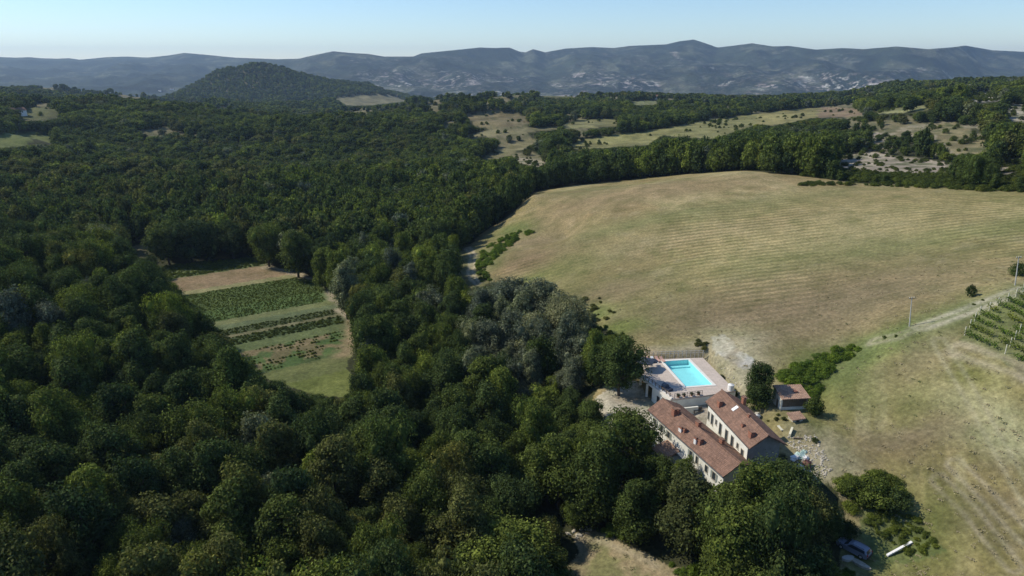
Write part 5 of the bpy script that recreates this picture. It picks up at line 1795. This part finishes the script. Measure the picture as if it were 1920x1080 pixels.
def house(name, label, org, ang, L, prof, z_gr, over, mats=('tiles', 'plaster'), gable_over=0.5):
    """prof: (y_eaveL, z_eaveL, y_ridge, z_ridge, y_eaveR, z_eaveR); local x runs along the ridge"""
    yl, zl, yr, zr, yR, zR = prof
    root = empty(name, (org[0], org[1], 0.0), ang, label, 'farmhouse')
    o_ = over
    sl = (zr - zl) / (yr - yl); sr = (zr - zR) / (yR - yr)
    y0, y1 = yl + o_, yR - o_
    zl2, zr2 = zl + sl * o_ - 0.16, zR + sr * o_ - 0.16
    w = MB(); w.extr([(y0, z_gr), (y1, z_gr), (y1, zr2), (yr, zr - 0.24), (y0, zl2)][::-1], 0.35, L - gable_over)
    w.build('wall', M[mats[1]], root)
    rf = MB()
    corrugated(rf, 0, L, yl, zl, yr, zr); corrugated(rf, 0, L, yR, zR, yr, zr)
    ro_ = rf.build('roof', M[mats[0]], root, smooth=False)
    rc = MB()
    nn = int(L / 0.42)
    for k in range(nn):
        xa = L * k / nn
        rc.tube([(xa, yr, zr + 0.03), (xa + L / nn * 1.05, yr, zr + 0.05)], [0.15, 0.12], 6)
    c = rc.build('ridge_tiles', M[mats[0]], ro_)
    for y_, z_, s_ in ((yl, zl, -1), (yR, zR, 1)):
        gt = MB(); gt.tube([(0.02, y_ + s_ * 0.06, z_ - 0.08), (L - 0.02, y_ + s_ * 0.06, z_ - 0.10)], 0.07, 6)
        gt.build('gutter', M['iron'], root)
    return root


def local(root_org, ang, x, y):
    dx, dy = x - root_org[0], y - root_org[1]
    c, s = math.cos(ang), math.sin(ang)
    return dx * c + dy * s, -dx * s + dy * c


# nearer farmhouse
OA, AA, LA = (24.3, 109.6), math.atan2(-0.943, 0.334), 22.3
PRA = (0.0, 1.0, 3.0, 2.75, 6.6, 0.95)
A = house('farmhouse', 'nearer long farmhouse with red tiled roof and white chimneys, half behind trees', OA, AA, LA, PRA, -5.4, 0.45)


def roofz(pr, y):
    return pr[1] + (pr[3] - pr[1]) * (y - pr[0]) / (pr[2] - pr[0]) if y < pr[2] else pr[5] + (pr[3] - pr[5]) * (pr[4] - y) / (pr[4] - pr[2])


def chim_px(root, org, ang, pr, u, v, w, h, white):
    zz = pr[3] - 0.6
    for _ in range(4):
        x, y, _z = uz(u, v, zz)
        lx, ly = local(org, ang, x, y)
        ly = min(max(ly, pr[0] + .4), pr[4] - .4)
        zz = roofz(pr, ly)
    chimney(root, lx, ly, zz, w, h, white)


for u, v, w, h, wh in [(1264, 777, 0.8, 0.9, False), (1271, 775, 0.6, 0.7, False), (1277, 809, 0.75, 0.55, True), (1283, 812, 0.5, 0.5, False), (1304, 833, 0.55, 0.9, True), (1312, 834, 0.75, 0.7, False), (1309, 801, 0.8, 0.7, False), (1353, 832, 0.7, 0.6, False)]:
    chim_px(A, OA, AA, PRA, u, v, w, h, wh)
for x, z, w, h, st in [(2.2, -1.1, 0.8, 1.2, 'window'), (4.4, -1.1, 0.8, 1.2, 'window'), (6.6, -1.2, 0.8, 1.2, 'window'), (4.3, -3.4, 0.7, 1.0, 'window'), (13.3, -1.4, 0.8, 1.5, 'window'), (15.0, -1.2, 0.6, 1.3, 'window'), (17.6, -1.2, 0.7, 1.2, 'window'), (19.6, -1.3, 0.8, 1.3, 'window'), (14.6, -4.3, 1.0, 2.0, 'door'), (18.2, -3.9, 0.8, 1.2, 'window')]:
    window(A, x, 0.45, z, w, h, -1, st, shut=(st == 'window' and w > 0.75))
for x in (3.0, 7.5, 12.0, 16.5, 20.0):
    window(A, x, 6.15, -1.2, 0.8, 1.2, 1)
# annex with small roof on the left wall
w_ = MB(); w_.box(6.6, 10.0, -2.4, 0.448, -5.6, -2.7); an = w_.build('annex', M['plaster'], A)
w_ = MB(); corrugated(w_, 6.3, 10.3, -2.8, -2.6, 0.44, -1.6); w_.build('annex_roof', M['tiles_old'], an)
w_ = MB(); w_.box(6.2, 6.6 - 0.004, -2.5, -2.1, -5.6, -1.0); w_.build('annex_pier', M['plaster'], an)
w_ = MB(); w_.box(10.3, 12.4, -0.2, 0.446, -2.0, -1.85); w_.build('balcony', M['concrete'], A)

# second farmhouse
OB, AB, LB = (33.74, 107.0), math.atan2(-0.986, 0.167), 15.7
PRB = (0.0, 4.0, 2.85, 6.0, 6.25, 4.0)
B = house('farmhouse', 'second farmhouse with red roof, pale window wall and dark gable end, nearer the shed', OB, AB, LB, PRB, -3.2, 0.45, gable_over=1.3)
for u, v, w, h, wh in [(1349, 764, 0.8, 0.75, False), (1408, 822, 0.85, 0.65, False), (1392, 803, 0.4, 0.25, False), (1394, 758, 0.7, 1.2, False), (1404, 783, 0.4, 0.25, False)]:
    chim_px(B, OB, AB, PRB, u, v, w, h, wh)
x, y, _ = uz(1378, 770, 5.2); lx, ly = local(OB, AB, x, y); zz = roofz(PRB, ly)
g_ = MB(); g_.extr([(0.46, -3.1), (5.79, -3.1), (5.79, 4.05), (2.85, 5.70), (0.46, 4.05)][::-1], LB - 1.298, LB - 1.25); g_.build('gable_shade_panel', M['gable_shade'], B)  # thin panel over the end wall, painted dark to deepen its shade
w_ = MB(); w_.slab([(lx - .35, ly - .5, zz - .26), (lx + .35, ly - .5, zz - .26), (lx + .35, ly + .5, zz + .42), (lx - .35, ly + .5, zz + .42)], 0.1); w_.build('skylight', M['white'], B)
for x, z, w, h in [(0.9, 0.9, 0.55, 1.5), (2.3, 0.7, 0.75, 1.9), (3.8, 1.5, 0.5, 0.9), (5.4, 0.5, 0.8, 2.1), (7.6, 0.5, 0.8, 2.1), (9.6, 0.5, 0.8, 2.1), (11.4, 1.5, 0.5, 0.9), (13.0, 0.7, 0.75, 1.5), (5.4, -2.6, 0.9, 2.0), (9.6, -2.6, 0.9, 2.0)]:
    window(B, x, 0.45, z, w, h, -1, 'window', shut=False)
for x in (2.5, 7.0, 12.0):
    window(B, x, 5.8, 0.8, 0.8, 1.2, 1)

# stone shed
OS, AS = (48.35, 110.0), R(5.0)
S_ = empty('stone_shed', (OS[0], OS[1], 0.4), AS, 'small shed with pale tiled roof, white side wall and dark open front', 'shed')
zf, zb_ = 2.65, 3.35
w_ = MB()
w_.hexa([(0, 0.1, -0.6), (0.3, 0.1, -0.6), (0.3, 3.3, -0.6), (0, 3.3, -0.6), (0, 0.1, zf - .1), (0.3, 0.1, zf - .1), (0.3, 3.3, zb_ - .12), (0, 3.3, zb_ - .12)])
w_.build('side_wall', M['plaster'], S_)
w_ = MB(); w_.hexa([(4.7, 0.1, -0.6), (5.0, 0.1, -0.6), (5.0, 3.3, -0.6), (4.7, 3.3, -0.6), (4.7, 0.1, zf - .1), (5.0, 0.1, zf - .1), (5.0, 3.3, zb_ - .12), (4.7, 3.3, zb_ - .12)]); w_.build('side_wall', M['stone'], S_)
w_ = MB(); w_.box(0.302, 4.698, 3.0, 3.298, -0.6, zb_ - .15); w_.build('rear_wall', M['stone'], S_)
w_ = MB(); w_.box(0.302, 4.698, 0.12, 0.38, -0.6, 0.75); w_.build('front_wall', M['plaster'], S_)
for k in range(11):
    w_ = MB(); w_.box(0.34 + k * 0.4, 0.34 + k * 0.4 + 0.36, 0.2, 0.24, 0.76, zf - 0.06); w_.build('plank', M['wood'], S_)
w_ = MB(); w_.box(-0.02, -0.003, 1.0, 1.75, -0.1, 1.75); w_.build('door', M['wood'], S_)
w_ = MB(); corrugated(w_, -0.12, 5.2, -0.4, zf - .08, 3.6, zb_ + 0.1, 0.1); w_.build('roof', M['tiles_old'], S_)
w_ = MB(); w_.box(2.9, 3.5, 1.2, 1.8, zf + 0.05, zf + 0.62); w_.build('vent', M['brick'], S_)
x, y, _ = uz(1495, 786, 1.0)
K_ = empty('hen_house', (x, y, float(ht(x, y))), R(12), 'low pink tiled coop roof in the grass in front of the shed', 'coop')
w_ = MB(); w_.box(-1.0, 1.0, -0.2, 1.2, -0.3, 0.52); w_.build('wall', M['stone'], K_)
w_ = MB(); corrugated(w_, -1.3, 1.3, -0.5, 0.60, 1.4, 1.05, 0.08); w_.build('roof', M['tiles_old'], K_)
w_ = MB(); w_.box(-0.3, 0.3, -0.24, -0.203, -0.1, 0.42); w_.build('door', M['dark'], K_)


# ---------------------------------------------------------------- things lying about
def plank_px(name, a, b, za, w, th, material, label, cat):
    (x1, y1), (x2, y2) = ground_at(*a), ground_at(*b)
    z1, z2 = float(ht(x1, y1)) + za, float(ht(x2, y2)) + za
    l = math.hypot(x2 - x1, y2 - y1)
    r_ = empty(name, (x1, y1, z1), math.atan2(y2 - y1, x2 - x1), label, cat)
    m_ = MB(); m_.hexa([(0, -w / 2, 0), (l, -w / 2, z2 - z1), (l, w / 2, z2 - z1), (0, w / 2, 0), (0, -w / 2, th), (l, -w / 2, z2 - z1 + th), (l, w / 2, z2 - z1 + th), (0, w / 2, th)])
    m_.build('board', material, r_)
    return r_, l


for a, b, w, th, mt, lb, nm in [((1663, 1043), (1709, 1018), 0.34, 0.22, M['white'], 'long white beam lying in the grass right of the car', 'beam'),
                                ((1459, 799), (1467, 808), 0.5, 0.12, M['palewood'], 'short pale board lying behind the second farmhouse', 'board'),
                                ((1487, 822), (1504, 823), 0.3, 0.15, M['wood'], 'dark beam lying on the rubble behind the farmhouse', 'beam'),
                                ((1480, 819), (1485, 806), 0.35, 0.5, M['palewood'], 'pale board propped up next to the dark beam', 'board')]:
    plank_px(nm, a, b, 0.05, w, th, mt, lb, 'beam' if nm == 'beam' else 'board')
x, y = ground_at(1499, 856)
T_ = empty('tarpaulin', (x, y, float(ht(x, y))), 0.3, 'crumpled blue green and white tarpaulin by the shaded gable', 'tarpaulin')
g_ = random.Random(9)
for k, (mt, px_, py_, r_) in enumerate([(M['tarp'], 0, 0, 1.2), (M['white'], -1.3, -0.3, 0.8), (M['tarp'], 1.2, 0.4, 0.8), (M['white'], 0.3, -1.0, 0.6)]):
    m_ = MB(); m_.blob((px_, py_, 0.15), (r_, r_ * 0.7, 0.5), 60 + k, 0.28, 7, 12); m_.build('fold', mt, T_)
x, y = ground_at(1512, 876)
Q_ = empty('cloth_heap', (x, y, float(ht(x, y))), 0.2, 'red brown heap below the blue green tarpaulin', 'heap')
m_ = MB(); m_.blob((0, 0, 0.5), (0.8, 0.6, 0.8), 71, 0.25, 7, 11); m_.build('pile', M['rust'], Q_)
m_ = MB(); m_.blob((-1.2, -0.1, 0.15), (0.7, 0.5, 0.45), 72, 0.3, 6, 9); m_.build('sack', M['white'], Q_)
x, y = ground_at(1419, 785)
G_ = empty('rubble_sack', (x, y, float(ht(x, y)) + 0.1), 0.6, 'white builders sack beside the rear eave of the second farmhouse', 'sack')
m_ = MB(); m_.blob((0, 0, 0.45), (0.7, 0.6, 0.6), 73, 0.15, 7, 10); m_.build('bag', M['white'], G_)
m_ = MB(); m_.blob((0.0, 0, 0.95), (0.5, 0.4, 0.2), 74, 0.3, 5, 8); m_.build('filling', M['stone'], G_)
# flat stone slabs by the car
for k, (u, v, sx_, sy_, rz_, lb) in enumerate([(1590, 1048, 1.9, 1.0, 0.2, 'flat pale slab just below the parked car'), (1612, 1058, 2.9, 1.0, -0.9, 'long pale slab right of the smaller slab')]):
    x, y = ground_at(u, v)
    r_ = empty('stone_slab', (x, y, float(ht(x, y))), rz_, lb, 'slab', 'slabs by the car')
    m_ = MB(); m_.prism([(sx_ / 2 * math.cos(t) * (1 + 0.1 * math.sin(3 * t + k)), sy_ / 2 * math.sin(t)) for t in np.linspace(0, 2 * math.pi, 11)[:-1]], -0.1, 0.28); m_.build('slab', M['concrete'] if k == 0 else M['stone'], r_)
# stones at the top of the bottom clearing and small rubble by the house
def stones(poly_px, n, smax, label, seed):
    g = random.Random(seed)
    wp = gpoly(poly_px)
    xs = [p[0] for p in wp]; ys = [p[1] for p in wp]
    m_ = MB(); k = 0
    while k < n:
        x, y = g.uniform(min(xs), max(xs)), g.uniform(min(ys), max(ys))
        if inpoly([x], [y], wp)[0]:
            s = smax * g.uniform(0.3, 1)
            m_.blob((x, y, float(ht(x, y))), (s, s * g.uniform(.6, 1), s * 0.6), seed * 1000 + k, 0.25, 4, 6)
        k += 1
    ob = m_.build('rubble', M['stone']); tag(ob, label, kind='stuff')


stones([(1470, 820), (1530, 815), (1560, 880), (1540, 905), (1500, 890), (1490, 850)], 420, 0.28, 'scattered stone rubble right of the second farmhouse', 3)
stones([(1060, 1000), (1085, 985), (1110, 992), (1090, 1012)], 60, 0.5, 'grey stones at the top of the bottom clearing', 4)
stones([(1380, 700), (1400, 730), (1410, 760), (1380, 730), (1340, 680)], 160, 0.25, 'pale stones on the bank right of the pool', 5)

# ---------------------------------------------------------------- parked estate car
def car():
    ax_, ay_, _ = uz(1577, 1008, -6.0); bx_, by_, _ = uz(1627, 1036, -6.2)
    ang = math.atan2(ay_ - by_, ax_ - bx_)
    cx, cy = (ax_ + bx_) / 2, (ay_ + by_) / 2
    z = float(ht(cx, cy))
    root = empty('parked_car', (cx, cy, z), ang, 'silver blue estate car parked by the trees at the lower right', 'car')
    paint = plain('silver_blue_paint', (0.26, 0.28, 0.34), 0.35, 0.05, 1.0, metal=0.3)
    sec = [  # x, half width low, half width top, z low, z shoulder, z roof, half width roof
        (-2.28, 0.74, 0.48, 0.90, 0.90), (-2.2, 0.84, 0.32, 0.98, 0.98), (-1.95, 0.88, 0.25, 1.0, 1.36), (-1.5, 0.89, 0.22, 1.0, 1.47), (-0.6, 0.89, 0.22, 0.98, 1.50), (0.1, 0.89, 0.22, 0.96, 1.46),
        (0.55, 0.89, 0.22, 0.95, 1.28), (1.05, 0.88, 0.22, 0.93, 0.94), (1.6, 0.87, 0.24, 0.88, 0.88), (2.1, 0.82, 0.28, 0.76, 0.76), (2.3, 0.68, 0.38, 0.60, 0.60)]
    m_ = MB(); v = []; f = []
    for x, hw, zl, zs, zr in sec:
        rw = hw * (0.74 if zr > zs + 0.05 else 0.93)
        v += [(x, -hw, zl), (x, -hw * 1.01, (zl + zs) / 2), (x, -hw * 0.98, zs), (x, -rw, zr - 0.015), (x, -rw * 0.55, zr + 0.02), (x, rw * 0.55, zr + 0.02), (x, rw, zr - 0.015), (x, hw * 0.98, zs), (x, hw * 1.01, (zl + zs) / 2), (x, hw, zl)]
    n = 10
    for i in range(len(sec) - 1):
        for k in range(n):
            f.append((i * n + k, i * n + (k + 1) % n, (i + 1) * n + (k + 1) % n, (i + 1) * n + k)[::-1])
    f.append(tuple(range(n))); f.append(tuple(range((len(sec) - 1) * n, len(sec) * n))[::-1])
    m_.add(v, f); m_.build('body', paint, root)
    gl = M['glass']
    for s_ in (-1, 1):
        m_ = MB(); q = [(-1.85, 0.872, 1.03), (0.62, 0.878, 0.99), (0.12, 0.71, 1.38), (-1.75, 0.70, 1.36)]
        q = [(x, s_ * (y + 0.012), z_) for x, y, z_ in q]
        m_.add(q + [(x, y - s_ * 0.03, z_) for x, y, z_ in q], [(0, 1, 2, 3), (7, 6, 5, 4), (0, 4, 5, 1), (1, 5, 6, 2), (2, 6, 7, 3), (3, 7, 4, 0)]); m_.build('side_window', gl, root)
        m_ = MB(); m_.box(-1.62, -1.50, s_ * 0.62 - 0.02, s_ * 0.62 + 0.02, 1.50, 1.55); m_.box(-0.1, 0.0, s_ * 0.62 - 0.02, s_ * 0.62 + 0.02, 1.48, 1.55); m_.box(-1.62, 0.0, s_ * 0.62 - 0.02, s_ * 0.62 + 0.02, 1.552, 1.58); m_.build('roof_rail', M['iron'], root)
        m_ = MB(); m_.box(0.62, 0.80, s_ * 0.98 - 0.09, s_ * 0.98 + 0.09, 0.98, 1.12); m_.build('wing_mirror', paint, root)
        m_ = MB(); m_.blob((2.12, s_ * 0.6, 0.64), (0.16, 0.16, 0.09), 1, 0.0, 6, 10); m_.build('headlight', M['white'], root)
        m_ = MB(); m_.box(-2.30, -2.16, s_ * 0.72 - 0.1, s_ * 0.72 + 0.1, 0.75, 1.0); m_.build('tail_light', plain('red_lens', (0.4, 0.02, 0.02), 0.3), root)
        for x in (-1.4, 1.42):
            m_ = MB(); m_.tube([(x, s_ * 0.70, 0.32), (x, s_ * 0.90, 0.32)], 0.33, 18); wh = m_.build('wheel', plain('tyre', (0.02, 0.02, 0.02), 0.8), root)
            m_ = MB(); m_.tube([(x, s_ * 0.88, 0.32), (x, s_ * 0.915, 0.32)], 0.2, 14); m_.build('rim', M['concrete'], wh)
    m_ = MB(); m_.hexa([(0.58, -0.66, 1.24), (1.04, -0.80, 0.965), (1.04, 0.80, 0.965), (0.58, 0.66, 1.24), (0.60, -0.64, 1.32), (1.12, -0.78, 0.985), (1.12, 0.78, 0.985), (0.60, 0.64, 1.32)]); m_.build('windscreen', gl, root)
    m_ = MB(); m_.hexa([(-2.20, -0.66, 1.0), (-2.24, 0.66, 1.0), (-2.20, 0.66, 1.0), (-2.16, -0.66, 1.0), (-2.02, -0.60, 1.36), (-2.02, 0.60, 1.36), (-1.97, 0.60, 1.36), (-1.97, -0.60, 1.36)]); m_.build('rear_window', gl, root)
    m_ = MB(); m_.box(-2.36, -2.24, -0.78, 0.78, 0.36, 0.60); m_.build('bumper', M['iron'], root)


car()

# ---------------------------------------------------------------- poles
for u, v, h_, lb in [(1903, 535, 6.0, 'pale concrete pole at the right edge beside the ridge track'), (1705, 612, 6.1, 'thin pale pole at the near edge of the hay field')]:
    x, y = ground_at(u, v)
    r_ = empty('utility_pole', (x, y, float(ht(x, y))), 0.4, lb, 'pole', 'poles along the ridge track')
    r_.rotation_euler = (0, -0.10, 0)
    m_ = MB(); m_.tube([(0, 0, -0.8), (0, 0, h_)], [0.13, 0.07], 9); m_.build('post', M['concrete'], r_)
    m_ = MB(); m_.box(-0.5, 0.5, -0.04, 0.04, h_ - 0.35, h_ - 0.25); m_.build('crossarm', M['iron'], r_)
    for a_ in (-0.42, 0.42):
        m_ = MB(); m_.tube([(a_, 0, h_ - 0.25), (a_, 0, h_ - 0.05)], 0.05, 8); m_.build('insulator', M['white'], r_)

# ---------------------------------------------------------------- vineyard
va, vb = np.array(ground_at(1838, 652)), np.array(ground_at(1918, 690))
vdir = (vb - va) / np.linalg.norm(vb - va)
vn_ = np.array([-vdir[1], vdir[0]])
if vn_[1] < 0:
    vn_ = -vn_
vg = np.random.default_rng(91)
rowno = 0
for k in range(18):
    base = va + vn_ * (2.0 * k - 3.0)
    t_ = np.arange(-30, 60, 0.28)
    x = base[0] + vdir[0] * t_; y = base[1] + vdir[1] * t_
    ins = inpoly(x, y, W_VINE)
    if ins.sum() < 12:
        continue
    x, y = x[ins], y[ins]
    keep_ = fbm(x / 1.2, y / 1.2, 960 + k, 2) > 0.36
    zz = ht(x, y)
    r_ = empty('vine_row', (x[0], y[0], zz[0]), 0, 'row of grape vines at the right edge, %s row from the near side' % ORD[rowno], 'vine row', 'vine rows at the right edge')
    rowno += 1
    xk, yk, zk = x[keep_], y[keep_], zz[keep_]
    n_ = 16
    P_ = np.repeat(np.stack([xk, yk, zk + 0.8], 1), n_, 0) + vg.normal(size=(len(xk) * n_, 3)) * np.array([0.18, 0.18, 0.28])
    nr = vg.normal(size=P_.shape) + np.array([0, 0, .4]); nr /= np.linalg.norm(nr, axis=1)[:, None]
    tt_ = np.cross(nr, vg.normal(size=P_.shape)); tt_ /= np.linalg.norm(tt_, axis=1)[:, None]; bb_ = np.cross(nr, tt_)
    s = vg.uniform(0.10, 0.19, len(P_))[:, None]
    V = np.stack([P_ - tt_ * s, P_ - bb_ * s * .7, P_ + tt_ * s, P_ + bb_ * s * .7], 1).reshape(-1, 3)
    me = quads_mesh('leaves', V - np.array([x[0], y[0], zz[0]]), np.arange(len(V)).reshape(-1, 4))
    link_mesh('leaves', me, M['leaf_bramble'] if k % 3 else M['leaf_lime'], r_)
    for j in range(0, len(x), 30):
        m_ = MB(); m_.box(-0.05, 0.05, -0.05, 0.05, -0.3, 1.75); po = m_.build('post', M['palewood'], r_); po.location = (x[j] - x[0], y[j] - y[0], zz[j] - zz[0])

# ---------------------------------------------------------------- distant houses
def far_house(u, v, L, W, hw, ang, wallm, roofm, label, r=None):
    x, y = ground_at(u, v)
    z = float(ht(x, y))
    r_ = empty('distant_house', (x, y, z), ang, label, 'house', 'distant houses')
    m_ = MB(); m_.extr([(-W / 2, -3), (W / 2, -3), (W / 2, hw), (0, hw + W * 0.28), (-W / 2, hw)][::-1], -L / 2, L / 2); m_.build('wall', wallm, r_)
    m_ = MB()
    m_.slab([(-L / 2 - .3, -W / 2 - .4, hw - .05), (L / 2 + .3, -W / 2 - .4, hw - .05), (L / 2 + .3, 0, hw + W * .28 + .15), (-L / 2 - .3, 0, hw + W * .28 + .15)], 0.18)
    m_.slab([(-L / 2 - .3, 0, hw + W * .28 + .152), (L / 2 + .3, 0, hw + W * .28 + .152), (L / 2 + .3, W / 2 + .4, hw - .05), (-L / 2 - .3, W / 2 + .4, hw - .05)], 0.18)
    m_.build('roof', roofm, r_)
    for k in range(3):
        for s_ in (-1, 1):
            m_ = MB(); xx = -L / 2 + L * (k + .5) / 3
            m_.box(xx - .5, xx + .5, s_ * W / 2 - .03, s_ * W / 2 + .03, hw - 2.2, hw - 0.8); m_.build('window', M['glass'], r_)


far_house(24, 217, 22, 9, 5.0, R(58), M['white'], M['tiles'], 'white house with long red roof on the left hillside above the green field')
for u, v, L_, lb in [(541, 217, 12, 'tiny white house in the valley below the cone hill'), (608, 191, 16, 'tiny pale house on the right foot of the cone hill'), (322, 168, 26, 'leftmost pale house of the hamlet left of the cone hill'),
                     (300, 171, 22, 'lower pale house of the hamlet left of the cone hill'), (1625, 204, 8, 'small white hut on top of the pinkish far field'), (742, 181, 14, 'small pale house above the small field at centre left'),
                     (1228, 186, 14, 'small white house on the centre ridge among trees')]:
    far_house(u, v, L_, 8, 5, R(u % 60 - 30), M['white'], M['tiles'], lb)

# ---------------------------------------------------------------- haze
m_ = bpy.data.materials.new('haze'); m_.use_nodes = True
nt = m_.node_tree; nt.nodes.clear()
vo = nt.nodes.new('ShaderNodeVolumePrincipled'); mo = nt.nodes.new('ShaderNodeOutputMaterial')
vo.inputs['Color'].default_value = (0.55, 0.75, 1.0, 1)
vo.inputs['Density'].default_value = HAZE
vo.inputs['Anisotropy'].default_value = 0.2
nt.links.new(vo.outputs[0], mo.inputs['Volume'])
hb = MB(); hb.box(-13500, 13500, -13500, 13500, -520, 345)
ho = hb.build('haze', m_); ho['kind'] = 'stuff'; ho['label'] = 'pale blue air haze fading the far hills'
